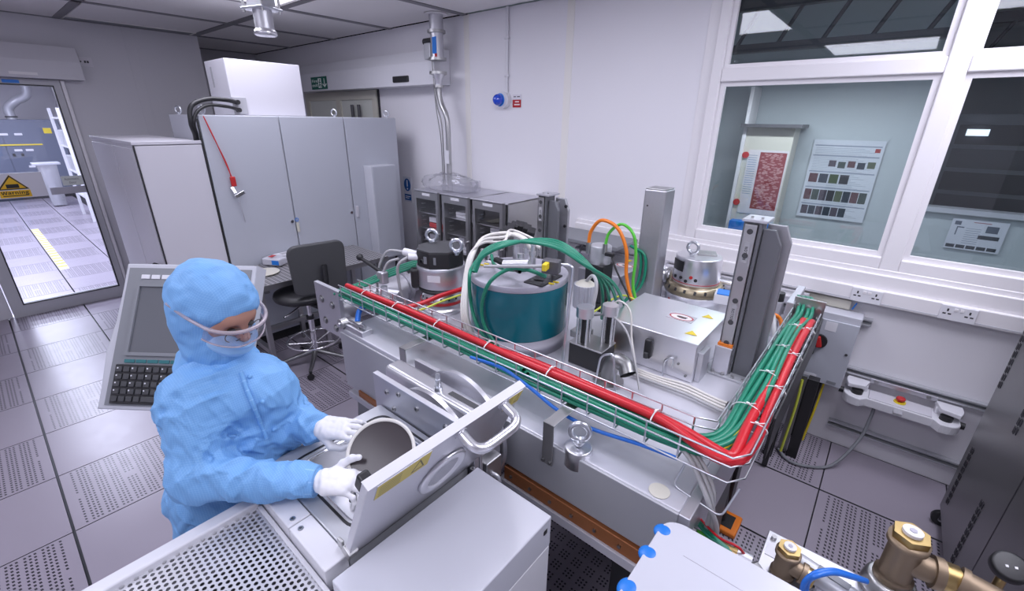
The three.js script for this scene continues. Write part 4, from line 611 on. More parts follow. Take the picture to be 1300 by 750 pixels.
{ // shiny boxes on the deck
  const b = grp('power_box', 'shiny flat metal power box with red prohibition sign on the deck', 'box', [-.72, DK, -2.13]);
  part(b, 'case', bx(-.245, .22, .0, .2, -.23, .23, .006), M.aluBright); part(b, 'lid_lip', bx(-.247, .222, .19, .202, -.232, .232, .004), M.aluBright);
  const D = (w, d, x, z, m, n) => part(b, n, box(w, .002, d), [m, m, m, m, m, m], [x, .203, z]); 
  D(.13, .085, .05, -.02, SAFETY, 'prohibition_sign'); const tri = (x, z, ry) => part(b, 'hazard_triangle', moved(extr([[-.028, -.02], [.028, -.02], [0, .028]], .001), [0, 0, 0], [-Math.PI / 2, 0, 0]), M.yellow, [x, .203, z], [0, ry, 0]); tri(.15, -.12, .2); tri(.155, .13, .2);
  part(b, 'latch', rb(.035, .1, .03, .008), M.black, [.0, .11, .24]); part(b, 'latch_tab', rb(.02, .03, .02, .004), M.charcoal, [0, .08, .258]); part(b, 'side_bracket', bx(.22, .245, 0, .15, .1, .2, .003), M.alu); part(b, 'pipe_loop', polyTube([[.09, .0, .25], [.09, .09, .25], [.13, .11, .25], [.13, .06, .25]], .005), M.zinc);
  for (const [x, y] of [[-.2, .03], [.15, .08], [.19, .03]]) bolt(b, [x, y, .232], 'z', .006);
  const b2 = grp('power_box', 'smaller metal power box with red sign beyond the black motor', 'box', [-1.45, .9, -2.98]); part(b2, 'case', bx(-.2, .14, 0, .17, -.25, .25, .005), M.alu); part(b2, 'prohibition_sign', box(.14, .002, .09), SAFETY, [.04, .172, -.02]); part(b2, 'hazard_square', box(.04, .002, .04), M.yellow, [.0, .172, -.16]); part(b2, 'hazard_square', box(.04, .002, .04), M.yellow, [-.1, .172, .1]);
  // black servo motor with orange and green cables
  const mt = grp('servo_motor', 'black servo motor with grey top behind the teal drum', 'motor', [-1.31, DK, -2.42]); part(mt, 'body', bx(-.065, .065, .05, .3, -.065, .065, .01), M.black); part(mt, 'gearbox', bx(-.075, .075, 0, .05, -.075, .075, .006), M.blackMatte); part(mt, 'top_can', lathe([[0, .415], [.06, .415], [.068, .408], [.068, .3], [0, .3]], 32), M.aluPaint); part(mt, 'plug', cylAt(.015, [.055, .38, .05], [.055, .44, .05], 14), M.steel); part(mt, 'plug', cylAt(.015, [-.06, .36, .05], [-.06, .43, .05], 14), M.steel); part(mt, 'side_plug', rb(.06, .025, .025, .006), M.black, [.09, .38, .05]);
  const mx = -1.31, mz = -2.42;
  solo('orange_cable', tube([[mx - .06, 1.37, mz + .05], [mx - .05, 1.45, mz + .05], [mx + .02, 1.53, mz + .06], [mx + .13, 1.5, mz + .06], [mx + .2, 1.38, mz + .06], [mx + .22, 1.22, mz + .06], [mx + .3, 1.05, mz + .08], [mx + .38, .97, mz + .1]], .011, 80), M.orange, 'orange cable arching from the black servo motor', 'cable');
  solo('lime_cable', tube([[mx + .055, 1.38, mz + .05], [mx + .07, 1.46, mz + .04], [mx + .14, 1.52, mz + .03], [mx + .22, 1.47, mz + .03], [mx + .25, 1.34, mz + .03], [mx + .26, 1.16, mz + .04], [mx + .34, 1.02, mz + .06], [mx + .42, .97, mz + .08]], .009, 80), M.greenBright, 'bright lime cable arching from the black servo motor', 'cable');
  solo('black_cable', tube([[mx + .1, 1.33, mz + .05], [mx + .16, 1.24, mz + .07], [mx + .25, 1.12, mz + .08], [mx + .36, .98, mz + .12]], .006, 50), M.black, 'thin black cable running down beside the orange cable', 'cable');
  solo('yellow_cable', tube([[mx + .1, 1.0, mz + .25], [mx + .2, 1.1, mz + .1], [mx + .3, 1.1, mz + .08], [mx + .5, 1.05, mz + .1]], .006, 40), M.yellowGreen, 'thin yellow green wire between the metal boxes', 'cable');
  for (let k = 0; k < 2; k++) solo('green_hose', tube([[mx + .1, 1.34, mz - .2], [mx + .17 + k * .03, 1.28, mz - .22], [mx + .18 + k * .03, 1.1, mz - .2], [mx + .14, .98, mz - .12]], .009, 40), M.green, 'green hose looping beyond the black servo motor', 'hose', 'green hoses beyond the motor');
  // pipes and plate along the wall
  const wp = grp('wall_pipe', 'long shiny pipe along the window wall behind the machine', 'pipe', [0, 1.02, -3.27]); part(wp, 'pipe', cylAt(.05, [-2.0, 0, 0], [-.25, 0, 0], 24), M.aluBright); for (const x of [-1.95, -1.2, -.6]) part(wp, 'flange', cylAt(.068, [x - .012, 0, 0], [x + .012, 0, 0], 24), M.alu); for (const x of [-1.8, -.4]) part(wp, 'support', bx(x - .015, x + .015, -.12, -.04, -.03, .03), M.steel);
  const pl = grp('flat_panel_lid', 'flat grey metal shelf plate against the wall beyond the motor', 'plate', [-1.78, 1.17, -3.1]); part(pl, 'plate', bx(-.36, .3, 0, .03, -.24, .12, .006), M.midGrey); part(pl, 'support', bx(-.02, .02, -.27, 0, -.06, -.02), M.alu);
}
{ // pneumatic valves in front of the power box
  const p = onY(736, 470, DK), g = grp('valve_manifold', 'cluster of pneumatic valves on a black block beside the teal drum', 'valve', [p[0], DK, p[2] - .1]);
  part(g, 'block', bx(-.09, .09, 0, .11, -.07, .07, .006), M.black); part(g, 'block_top', bx(-.092, .092, .11, .118, -.072, .072, .002), M.steel);
  const act = (x, z, y0, y1, r, m) => { part(g, 'cylinder', cylAt(r, [x, y1 - .05, z], [x, y1, z], 24), m); for (let k = 0; k < 4; k++) { const a = k * 1.57 + .6; part(g, 'tie_rod', cylAt(.006, [x + r * .8 * Math.cos(a), y0, z + r * .8 * Math.sin(a)], [x + r * .8 * Math.cos(a), y1 - .05, z + r * .8 * Math.sin(a)], 8), M.chrome); } part(g, 'stem', cylAt(.012, [x, y0, z], [x, y1 - .05, z], 10), M.black); };
  act(-.03, .04, .118, .31, .042, M.aluBright); act(.06, -.04, .118, .32, .038, M.aluBright);
  const ribs = new THREE.Shape(); for (let k = 0; k < 48; k++) { const a = k / 48 * 6.2832, R = k % 2 ? .058 : .052; k ? ribs.lineTo(R * Math.cos(a), R * Math.sin(a)) : ribs.moveTo(R, 0); }
  const h = grp('ribbed_regulator', 'white ribbed regulator cap on a stem by the teal drum', 'regulator', [onY(742, 377, 1.25)[0], DK, onY(742, 377, 1.25)[2]]); part(h, 'cap', moved(xs(ribs, .12), [0, 0, 0], [-Math.PI / 2, 0, 0]), M.cabLight, [0, .25, 0]); part(h, 'dome', lathe([[0, .02], [.03, .016], [.05, 0]], 30), M.cream, [0, .37, 0]); part(h, 'stem', cylAt(.025, [0, 0, 0], [0, .25, 0], 16), M.alu); part(h, 'collar', rb(.09, .04, .09, .006), M.steel, [0, .1, 0]); part(h, 'tube', tube([[.0, .38, 0], [.05, .43, .02], [.09, .38, .05], [.08, .2, .08], [.06, .02, .1]], .009, 40), M.greyCable);
  solo('thin_air_line', tube([onY(772, 395, 1.15), onY(785, 382, 1.25), onY(800, 395, 1.22), onY(802, 430, 1.1), onY(808, 470, 1.0)], .005, 50), M.whiteCable, 'thin white air line arching over the power box corner', 'cable');
  solo('thin_air_line', tube([onY(755, 400, 1.15), onY(775, 400, 1.22), onY(795, 420, 1.18), onY(805, 455, 1.08), onY(812, 495, .98)], .005, 50), M.greyCable, 'thin grey air line from the valve cluster', 'cable');
  const el = onY(777, 487, DK), e = grp('vacuum_elbow', 'dark shiny elbow pipe beside the valve cluster', 'pipe', [el[0], DK, el[2]]); part(e, 'elbow', tube([[-.02, 0, 0], [-.02, .06, 0], [.0, .12, .0], [.05, .12, .0], [.08, .09, .02]], .036, 30, 18), M.steelDark); part(e, 'flange', cylAt(.07, [-.02, 0, 0], [-.02, .014, 0], 24), M.steel); part(e, 'pipe_loop', polyTube([[-.05, .0, .07], [-.04, .16, .06], [.02, .19, .06], [.07, .0, .1]], .005), M.zinc);
  const rs = grp('red_switch', 'small red switch with yellow back beside the power box', 'switch', onY(772, 440, DK + .04)); part(rs, 'back', rb(.06, .04, .03, .004), M.yellow, [0, 0, 0]); part(rs, 'knob', cylAt(.016, [0, 0, .015], [0, 0, .04], 14), M.redPaint); part(rs, 'foot', bx(-.02, .02, -.04, -.02, -.01, .01), M.steel);
}
{ // white cable pair along the deck into the basket
  for (let k = 0; k < 4; k++) solo('white_cable', tube([onY(800, 465 + k * 3, .97), onY(835, 478 + k * 3, .97), onY(870, 488 + k * 4, .97), onY(900, 502 + k * 4, .97), onY(925, 512 + k * 4, .985), onY(948, 513 + k * 3, 1.05), [-.21 + k * .01, 1.09, -1.95], [-.2 + k * .01, 1.1, -2.2], [-.19 + k * .01, 1.1, -2.6]], .0065, 90), k === 3 ? M.greyCable : M.whiteCable, 'pale cable lying along the deck in front of the power box', 'cable', 'pale cables along the deck');
}
{ // left end: blank plate, round pipes and clamps
  const p = grp('blank_flange', 'thick square metal plate with four bolts at the machine end', 'plate', [-2.63, 0, -1.27]); part(p, 'plate', bx(-.15, .15, .74, 1.075, -.03, .0, .004), M.alu); for (const [x, y] of [[-.07, .97], [.06, .96], [-.06, .82], [.07, .8]]) { const b = part(p, 'bolt', cylAt(.018, [x, y, 0], [x, y, .012], 6), M.steel); part(b, 'washer', cylAt(.026, [x, y, 0], [x, y, .003], 18), M.steelDark); } part(p, 'arm', bx(.0, .42, .8, .86, -.1, -.03, .004), M.alu);
  const A = [-2.64, .89, -1.3], B = [-2.62, .91, -1.85], Cc = onY(536, 352, .95), t = grp('thick_pipe', 'fat brushed pipe with elbow running behind the blank plate', 'pipe', [0, 0, 0]); part(t, 'pipe', cylAt(.1, A, B, 28), M.alu); part(t, 'reducer', cylAt(.07, B, Cc, 24), M.alu); part(t, 'side_port', cylAt(.06, [-2.56, .93, -1.62], [-2.36, .95, -1.66], 22), M.alu); for (const q of [B]) part(t, 'flange', cylAt(.125, q, [q[0] + (B[0] - A[0]) * .05, q[1], q[2] + (B[2] - A[2]) * .05], 28), M.alu); part(t, 'saddle', bx(B[0] - .05, B[0] + .05, 0, .82, B[2] + .1, B[2] + .2), M.aluPaint);
  const vp = onY(489, 380, 1.0), v = grp('hand_valve', 'small valve post with black lever beside the fat pipe', 'valve', [vp[0], .95, vp[2]]); part(v, 'post', cylAt(.022, [0, 0, 0], [0, .14, 0], 14), M.cabLight); part(v, 'bellows', cylAt(.03, [0, .0, 0], [0, .07, 0], 16), M.whiteCable); part(v, 'head', rb(.06, .08, .05, .01), M.alu, [0, .2, 0]); part(v, 'lever', cylAt(.012, [-.01, .23, 0], [-.16, .31, .05], 10), M.black); part(v, 'lever_knob', new THREE.SphereGeometry(.022, 14, 10), M.black, [-.16, .31, .05]); part(v, 'tube', tube([[0, .22, 0], [.04, .3, -.02], [.1, .33, -.06]], .008), M.greyCable);
  const q = grp('roller_clamp', 'small steel roller clamp on the chamber corner', 'clamp', [-2.17, DK, -1.2]); part(q, 'roller', cylAt(.03, [-.06, .03, .03], [-.06, .03, .07], 20), M.steel); part(q, 'hub', cylAt(.014, [-.06, .03, .07], [-.06, .03, .08], 14), M.chrome); part(q, 'base', bx(-.05, .13, 0, .03, -.02, .05, .004), M.alu); part(q, 'rod', cylAt(.012, [-.04, .04, .02], [.12, .05, .02], 10), M.chrome); part(q, 'nut', rb(.03, .035, .03, .005), M.steel, [.06, .045, .02]);
  solo('blue_hose', tube([[-2.2, .97, -1.22], [-2.25, 1.02, -1.28], [-2.2, 1.05, -1.34], [-2.1, 1.04, -1.33]], .016, 40), M.blueCable, 'coil of blue hose by the roller clamp', 'hose');
  for (let k = 0; k < 4; k++) solo('green_hose', tube([onY(424, 373 - k, 1.05), onY(455, 366 - k * 2, 1.09), onY(490, 352 - k * 2.5, 1.15), onY(520, 341 - k * 2.5, 1.2), onY(545, 333 - k * 2, 1.22)], .0085, 60), M.green, 'green hose crossing the fat pipe towards the black-headed pump', 'hose', 'green hoses over the fat pipe');
  solo('red_hose', tube([[-1.95, 1.09, -1.33], onY(535, 385, 1.1), onY(560, 375, 1.12), onY(590, 366, 1.13), onY(600, 364, 1.13)], .014, 50), M.red, 'red hose branching behind the black-headed pump', 'hose'); solo('yellow_cable', tube([[-2.0, 1.07, -1.33], onY(530, 394, 1.09), onY(562, 382, 1.11), onY(592, 372, 1.12)], .006, 50), M.yellowGreen, 'thin yellow cable following the red branch hose', 'cable');
}
// ---------------------------------------------------------------- wire basket tray with its cables
{
  const z0 = -1.25, z1 = -1.38, y0 = 1.046, y1 = 1.14, xa = -2.42, xb = -.135, xi = -.265, ze = -2.72, t = grp('wire_basket_tray', 'zinc wire basket cable tray wrapping the machine front and side', 'cable tray', [0, 0, 0]);
  const r = .0036, W = (pts) => part(t, 'long_wire', polyTube(pts, r, 6, .02), M.zinc);
  for (const y of [y0, y1 - .035, y1]) W([[xa, y, z0], [xb + .0, y, z0], [xb, y, ze]]);
  for (const y of [y1 - .035, y1]) W([[xa, y, z1], [xi, y, z1], [xi, y, ze]]);
  W([[xa, y0, z1], [xi, y0, z1], [xi, y0, ze]]); W([[xa, y0, (z0 + z1) / 2], [(xi + xb) / 2, y0, (z0 + z1) / 2], [(xi + xb) / 2, y0, ze]]);
  const rib = polyTube([[0, y1, z1], [0, y0, z1], [0, y0, z0], [0, y1, z0]], r, 6, .012), rib2 = polyTube([[xi, y1, 0], [xi, y0, 0], [xb, y0, 0], [xb, y1, 0]], r, 6, .012);
  for (let x = xa + .02; x < xi - .02; x += .115) part(t, 'rib', rib, M.zinc, [x, 0, 0]); for (let z = -1.45; z > ze; z -= .1) part(t, 'rib', rib2, M.zinc, [0, 0, z]);
  part(t, 'corner_hoop', polyTube([[-.3, y0, z0], [-.32, y0 - .09, z0 + .02], [-.16, y0 - .1, z0 + .04], [xb, y0, z0]], r, 6, .02), M.zinc);
  for (const z of [-1.7, -2.3]) part(t, 'support_arm', bx(-.3, xb, y0 - .02, y0 - .005, z - .015, z + .015), M.steel); for (const z of [-1.7, -2.3]) part(t, 'support_foot', bx(-.3, -.27, DK, y0 - .005, z - .015, z + .015), M.steel);
  part(t, 'side_plate', bx(xb + .008, xb + .016, .93, 1.11, -2.75, -1.6, .002), M.black);
  const lay = (name, n, m, rad, offs, label, cat, group, path) => { for (let k = 0; k < n; k++) { const ph = rnd() * 6; solo(name, tube(path.map((p, i) => { const [a, b] = offs(k, i); const P0 = path[Math.max(0, i - 1)], P1 = path[Math.min(path.length - 1, i + 1)], dx = P1[0] - P0[0], dz = P1[2] - P0[2], l = Math.hypot(dx, dz), w = .004 * Math.sin(i * 1.7 + ph); return [p[0] + dz / l * (a + w), p[1] + b + w * .5, p[2] - dx / l * (a + w)]; }), rad, 140), m, label, cat, group); } };
  const front = (z, y) => [[-2.46, y, z], [-2.2, y, z], [-1.8, y, z], [-1.4, y, z], [-1.0, y, z], [-.6, y, z]];
  lay('green_hose', 8, M.green, .0095, (k) => [(k % 4) * .02 - .03, Math.floor(k / 4) * .019], 'green hose laid in the long wire basket tray', 'hose', 'green hoses in the basket tray', [...front(-1.305, 1.06), [-.4, 1.06, -1.31], [-.28, 1.065, -1.34], [-.225, 1.075, -1.43], [-.215, 1.085, -1.6], [-.215, 1.095, -1.85], [-.22, 1.1, -2.2], [-.22, 1.1, -2.5], [-.21, 1.09, -2.75], [-.24, 1.12, -2.95], [-.3, 1.05, -3.08]]);
  lay('red_hose', 2, M.red, .0165, (k, i) => [k ? (i < 4 ? .004 : .03) : -.004, k ? (i < 4 ? -.028 : i < 8 ? -.012 : -.002) : 0], 'thick red hose along the top of the wire basket tray', 'hose', 'thick red hoses in the basket tray', [...front(-1.335, 1.108), [-.42, 1.108, -1.325], [-.3, 1.108, -1.295], [-.215, 1.108, -1.27], [-.16, 1.11, -1.29], [-.148, 1.11, -1.38], [-.152, 1.11, -1.5], [-.162, 1.105, -1.85], [-.165, 1.11, -2.3], [-.165, 1.11, -2.62], [-.17, 1.08, -2.74]].map((p, i) => [p[0], p[1], p[2]]));
  lay('white_cable', 3, M.greyCable, .0085, (k) => [k * .018 - .02, 0], 'pale grey cable in the middle of the basket tray', 'cable', 'pale grey cables in the basket tray', [...front(-1.35, 1.075), [-.4, 1.07, -1.34], [-.3, 1.05, -1.3], [-.24, 1.0, -1.27], [-.2, .95, -1.25], [-.19, .8, -1.27], [-.21, .5, -1.32]]);
  lay('yellow_cable', 1, M.yellow, .009, () => [0, 0], 'yellow cable inside the red hose bend of the tray', 'cable', null, [[-.3, 1.07, -1.33], [-.22, 1.08, -1.36], [-.195, 1.095, -1.5], [-.192, 1.105, -1.85], [-.19, 1.11, -2.3], [-.185, 1.1, -2.7]]);
  solo('blue_cable', tube([[-1.3, 1.06, -1.26], [-1.1, 1.085, -1.25], [-.95, 1.06, -1.245], [-.8, 1.02, -1.24], [-.65, 1.01, -1.24], [-.45, 1.035, -1.25], [-.33, 1.04, -1.26]], .0075, 60), M.blueCable, 'blue cable tied along the outside of the basket tray', 'cable');
  // cable ties
  const tie = (pos, ry, R, sy, w) => { const g = grp('cable_tie', w, 'cable tie', pos, ry, w.includes('side') ? 'ties on the side tray' : 'ties on the front tray'); part(g, 'strap', moved(torus(R, .0028, 6, 24), [0, 0, 0]).scale(1, sy, 1), M.tie, null, [0, Math.PI / 2, 0]); part(g, 'head', rb(.008, .008, .012, .002), M.tie, [0, R * sy + .003, 0]); part(g, 'tail', cylAt(.002, [0, R * sy, 0], [.005, R * sy + .01, .025], 6), M.tie); };
  for (const x of [-2.25, -1.95, -1.6, -1.25, -.9, -.45]) tie([x, 1.108, -1.335], 0, .04, .5, 'white cable tie around the red hoses of the front tray');
  for (const z of [-1.6, -1.9, -2.2, -2.5]) tie([-.215, 1.105, z], Math.PI / 2, .044, .55, 'white cable tie around the green hoses of the side tray'); for (const z of [-1.5, -1.8, -2.15, -2.5]) tie([-.162, 1.107, z], Math.PI / 2, .037, .52, 'white cable tie around the red hoses of the side tray');
  // junction plate and arm at the far end
  const j = grp('hose_junction', 'steel junction plate with round nuts where the tray hoses end', 'junction', [-.17, 0, -2.78]); part(j, 'plate', bx(-.11, .04, 1.0, 1.02, -.07, .06, .003), M.steel); part(j, 'upright', bx(-.11, .04, .9, 1.17, -.075, -.06, .003), M.steel); for (let a = 0; a < 3; a++) for (let b = 0; b < 2; b++) part(j, 'nut', cylAt(.016, [-.085 + a * .05, 1.06 + b * .06, -.06], [-.085 + a * .05, 1.06 + b * .06, -.035], 6), M.steel); part(j, 'post', bx(-.05, -.02, .02, 1.0, -.06, -.03), M.black);
  const ar = grp('pivot_arm', 'grey pivot arm with black knob behind the lift column', 'arm', [-.36, .9, -2.85]); part(ar, 'post', bx(-.03, .03, 0, .22, -.03, .03, .004), M.alu); part(ar, 'arm', moved(bx(-.02, .02, .12, .24, -.32, .05, .004), [.07, 0, 0]), M.alu); part(ar, 'knob', cylAt(.03, [0, .22, 0], [0, .27, 0], 18), M.black);
  const cb = grp('sensor_box', 'small box with blue top beside the lift column', 'box', onY(922, 384, 1.06), .2); part(cb, 'case', bx(-.07, .09, 0, .06, -.05, .05, .005), M.white); part(cb, 'lid', bx(-.06, .09, .06, .066, -.05, .05, .002), M.bluePlastic); part(cb, 'socket', bx(-.074, -.07, .012, .05, -.03, .03), M.cream); part(cb, 'stem', cylAt(.015, [.05, -.11, 0], [.05, 0, 0], 12), M.alu);
  for (const k of [0, 1]) solo(k ? 'orange_cable' : 'grey_cable', tube([[-.26, 1.0, -2.4 - k * .2], [-.3, 1.08, -2.5 - k * .15], [-.34, 1.1, -2.65], [-.36, 1.02, -2.78]], .011, 40), k ? M.orange : M.greyCable, k ? 'orange cable looping behind the lift column' : 'grey cable looping behind the lift column', 'cable');
}
// ---------------------------------------------------------------- load lock
const LT = .98;
{
  const g = grp('load_lock', 'white load lock station with open metal lid in front of the worker', 'load lock', [0, 0, 0]);
  const flat = (shape, y0, h, bev = .002) => moved(xs(shape, h - 2 * bev, bev, 6), [0, y0 + bev, 0], [-Math.PI / 2, 0, 0]);
  const R = (x0, x1, z0, z1, r, cls) => rrect(x1 - x0, z1 - z0, r, (x0 + x1) / 2, -(z0 + z1) / 2, cls);
  part(g, 'cabinet', bx(-1.36, -.56, 0, .86, -.82, -.31, .006), M.white);
  const ring = R(-1.4, -.887, -.83, -.385, .006); ring.holes.push(R(-1.33, -.945, -.795, -.44, .05, THREE.Path)); part(g, 'rim_plate', flat(ring, .865, LT - .865, .003), M.aluPaint);
  part(g, 'basin_floor', bx(-1.345, -.93, .855, .868, -.81, -.425), M.aluBright);
  const gs = R(-1.344, -.931, -.809, -.426, .058); gs.holes.push(R(-1.337, -.938, -.802, -.433, .053, THREE.Path)); part(g, 'gasket', flat(gs, LT - .004, .0065, .0005), M.black);
  const g2 = R(-1.33, -.945, -.795, -.44, .05); g2.holes.push(R(-1.322, -.953, -.787, -.448, .046, THREE.Path)); part(g, 'bright_edge', flat(g2, LT - .014, .008, .001), M.chrome);
  for (const [x, z, r] of [[-1.2, -.58, .016], [-1.27, -.5, .01], [-1.05, -.52, .012], [-1.1, -.7, .02]]) part(g, 'basin_port', moved(lathe([[0, .001], [r * .6, .001], [r * .7, .012], [r, .012], [r * 1.1, 0]], 20), [x, .868, z]), r > .015 ? M.steelDark : M.charcoal);
  part(g, 'basin_inlet', cylAt(.012, [-1.18, .885, -.56], [-1.13, .885, -.53], 12), M.steelDark); part(g, 'inner_tray', bx(-1.0, -.95, .87, .9, -.6, -.46, .004), M.steel); part(g, 'inner_arm', bx(-1.2, -1.02, .87, .89, -.79, -.74, .004), M.steelDark);
  part(g, 'cover_sheet', bx(-.85, -.54, .865, LT + .001, -.843, -.312, .005), M.whiteGloss); part(g, 'edge_strip', bx(-1.4, -1.09, .9, LT, -.379, -.312, .004), M.white); part(g, 'edge_strip', bx(-1.086, -.884, .9, LT, -.379, -.312, .004), M.white);
  part(g, 'hinge_trough', bx(-.888, -.85, .86, .9, -.84, -.38), M.steel); part(g, 'side_panel', bx(-.556, -.541, .02, .862, -.84, -.312, .003), M.white);
  for (const [x, z] of [[-1.06, -.335], [-1.11, -.335], [-.855, -.825]]) { const s = part(g, 'screw', cylAt(.008, [x, LT, z], [x, LT + .003, z], 14), M.steel); part(s, 'socket', cylAt(.004, [x, LT + .003, z], [x, LT + .0035, z], 6), M.charcoal); }
  part(g, 'marker', bx(-.54, -.538, .935, .95, -.82, -.805), M.black); part(g, 'foot_clip', bx(-.93, -.905, LT, LT + .03, -.385, -.375, .004), M.steel);
  // perforated side shelf
  const am = canvasTex(512, 512, (c, w, h) => { c.fillStyle = '#fff'; c.fillRect(0, 0, w, h); c.fillStyle = '#000'; const n = 16, s = w / n; for (let j = 0; j < 18; j++) for (let i = -1; i <= n; i++) { c.beginPath(); c.arc((i + (j % 2) * .5 + .25) * s, (j + .5) * h / 18, s * .31, 0, 7); c.fill(); } });
  am.colorSpace = THREE.NoColorSpace; am.wrapS = am.wrapT = THREE.RepeatWrapping; am.repeat.set(2.6, 2.6);
  const pm = new THREE.MeshStandardMaterial({ color: new THREE.Color().setRGB(.62, .62, .65), metalness: .4, roughness: .4, alphaMap: am, alphaTest: .5, side: THREE.DoubleSide });
  const sh = grp('perforated_shelf', 'white perforated metal shelf beside the load lock', 'shelf', [0, 0, 0]);
  part(sh, 'mesh_sheet', moved(new THREE.PlaneGeometry(.72, .72), [-.93, .935, .056], [-Math.PI / 2, 0, 0]), pm); part(sh, 'rim', join([bx(-1.325, -1.28, .9, .955, -.305, .42, .006), bx(-1.28, -.57, .9, .94, -.309, -.296, .004)]), M.white); part(sh, 'pan', bx(-1.29, -.57, .6, .78, -.295, .42), M.charcoal); part(sh, 'pan_wall', bx(-1.3, -1.29, .6, .92, -.295, .42), M.greyPlastic); part(sh, 'base', bx(-1.28, -.58, 0, .6, -.29, .42), M.cabWhite);
  // lid, hinged along z
  const lid = new THREE.Group(); lid.name = 'lid'; const ang = Math.atan2(.329, .148); lid.position.set(-.892, .993, -.652); lid.rotation.z = ang - Math.PI / 2; g.add(lid); // local y = up the lid, +x = outer face
  const P = (n, ge, m, l) => part(lid, n, ge, m, null, null, l), L = .361;
  P('lid_plate', bx(0, .024, 0, L, -.278, .278, .003), M.alu); P('lid_edge', bx(-.002, .026, L, L + .003, -.278, .278, .001), M.white);
  const hp = [[.024, L - .02, -.185], [.1, L - .02, -.185], [.1, L - .02, -.01], [.024, L - .02, -.01]]; P('handle', polyTube(hp, .0145, 12, .05), M.aluBright);
  for (const q of [hp[0], hp[3]]) P('handle_foot', cylAt(.02, [.024, q[1], q[2]], [.03, q[1], q[2]], 18), M.alu);
  P('viewport', moved(lathe([[.055, 0], [.085, 0], [.085, .008], [.08, .012], [.06, .012], [.056, .006]], 40), [.024, .16, .0], [0, 0, -Math.PI / 2]).translate(0, 0, 0), M.aluBright); P('viewport_glass', cylAt(.056, [.0245, .16, .0], [.03, .16, .0], 32), M.aluMatte);
  const yl = printed(256, 80, (c, w, h) => { c.fillStyle = '#c9b85a'; c.fillRect(0, 0, w, h); c.fillStyle = '#6d6540'; for (let y = 16; y < 70; y += 13) c.fillRect(14, y, 100, 4); c.strokeStyle = '#5a5330'; c.lineWidth = 6; c.beginPath(); c.moveTo(170, 66); c.lineTo(200, 14); c.lineTo(230, 66); c.closePath(); c.stroke(); }); const yb = [yl, M.alu, M.alu, M.alu, M.alu, M.alu];
  P('warning_label', bx(.024, .0255, L - .075, L - .012, .09, .25), yb); P('warning_label', bx(.024, .0255, L - .07, L - .012, -.275, -.2), yb);
  P('hinge_bar', cylAt(.012, [.012, -.002, -.27], [.012, -.002, .27], 14), M.steelDark); for (let k = 0; k < 6; k++) P('hinge_knuckle', rb(.03, .03, .04, .005), k % 2 ? M.steel : M.alu).position.set(-.004, -.004, -.22 + k * .085); P('corner_clip', bx(-.004, .03, -.002, .03, .255, .284, .003), M.steel); P('inner_knob', rb(.03, .05, .03, .008), M.black).position.set(-.012, L - .03, .26);
  // transfer valve between load lock and chamber
  const v = grp('gate_valve', 'upright metal gate valve with bolted plate and round flanges', 'valve', [0, 0, 0]);
  part(v, 'bolted_plate', bx(-1.44, -.86, .9, 1.115, -.862, -.838, .003), M.alu); part(v, 'lower_plate', bx(-1.46, -.86, .86, 1.02, -.88, -.866, .003), M.alu); for (const [x, y] of [[-1.35, 1.06], [-1.27, 1.085], [-1.16, 1.07], [-1.31, 1.0], [-1.0, 1.07]]) { const b = part(v, 'bolt', cylAt(.011, [x, y, -.838], [x, y, -.832], 16), M.steel); part(b, 'socket', cylAt(.006, [x, y, -.832], [x, y, -.8315], 6), M.charcoal); }
  const disc = (z, r, y, m, n) => part(v, n, cylAt(r, [-1.17, y, z - .02], [-1.17, y, z], 56), m); disc(-.9, .24, .86, M.aluBright, 'round_flange'); disc(-1.06, .25, .86, M.alu, 'round_flange'); disc(-.955, .17, .86, M.alu, 'neck'); part(v, 'neck_tube', cylAt(.17, [-1.17, .86, -1.06], [-1.17, .86, -.9], 40), M.alu);
  part(v, 'cross_bar', bx(-1.52, -.9, .985, 1.075, -1.03, -.94, .022), M.aluBright); part(v, 'bar_slot', bx(-1.14, -.93, 1.074, 1.0765, -1.0, -.975), M.charcoal); part(v, 'back_plate', bx(-1.5, -.99, .8, 1.045, -1.112, -1.09, .003), M.aluMatte); part(v, 'pivot_pin', join([cylAt(.018, [-1.19, 1.075, -.97], [-1.19, 1.09, -.97], 6), cylAt(.008, [-1.19, 1.09, -.97], [-1.19, 1.15, -.97], 10), cylAt(.012, [-1.19, 1.1, -.97], [-1.19, 1.125, -.97], 10)]), M.zinc);
  part(v, 'hinge_block', bx(-.99, -.93, .8, 1.0, -1.05, -.92, .004), M.alu); part(v, 'clevis', bx(-.92, -.86, .84, .94, -.98, -.9, .005), M.steel); eyebolt(v, [-.86, .81, -.93], .4, .026, .008, M.alu); for (const [x, y, z] of [[-.92, .98, -.9], [-.9, .88, -.87]]) bolt(v, [x, y, z], 'x', .01); part(v, 'support', bx(-1.3, -1.04, .0, .7, -1.05, -.9, .004), M.darkGrey);
}
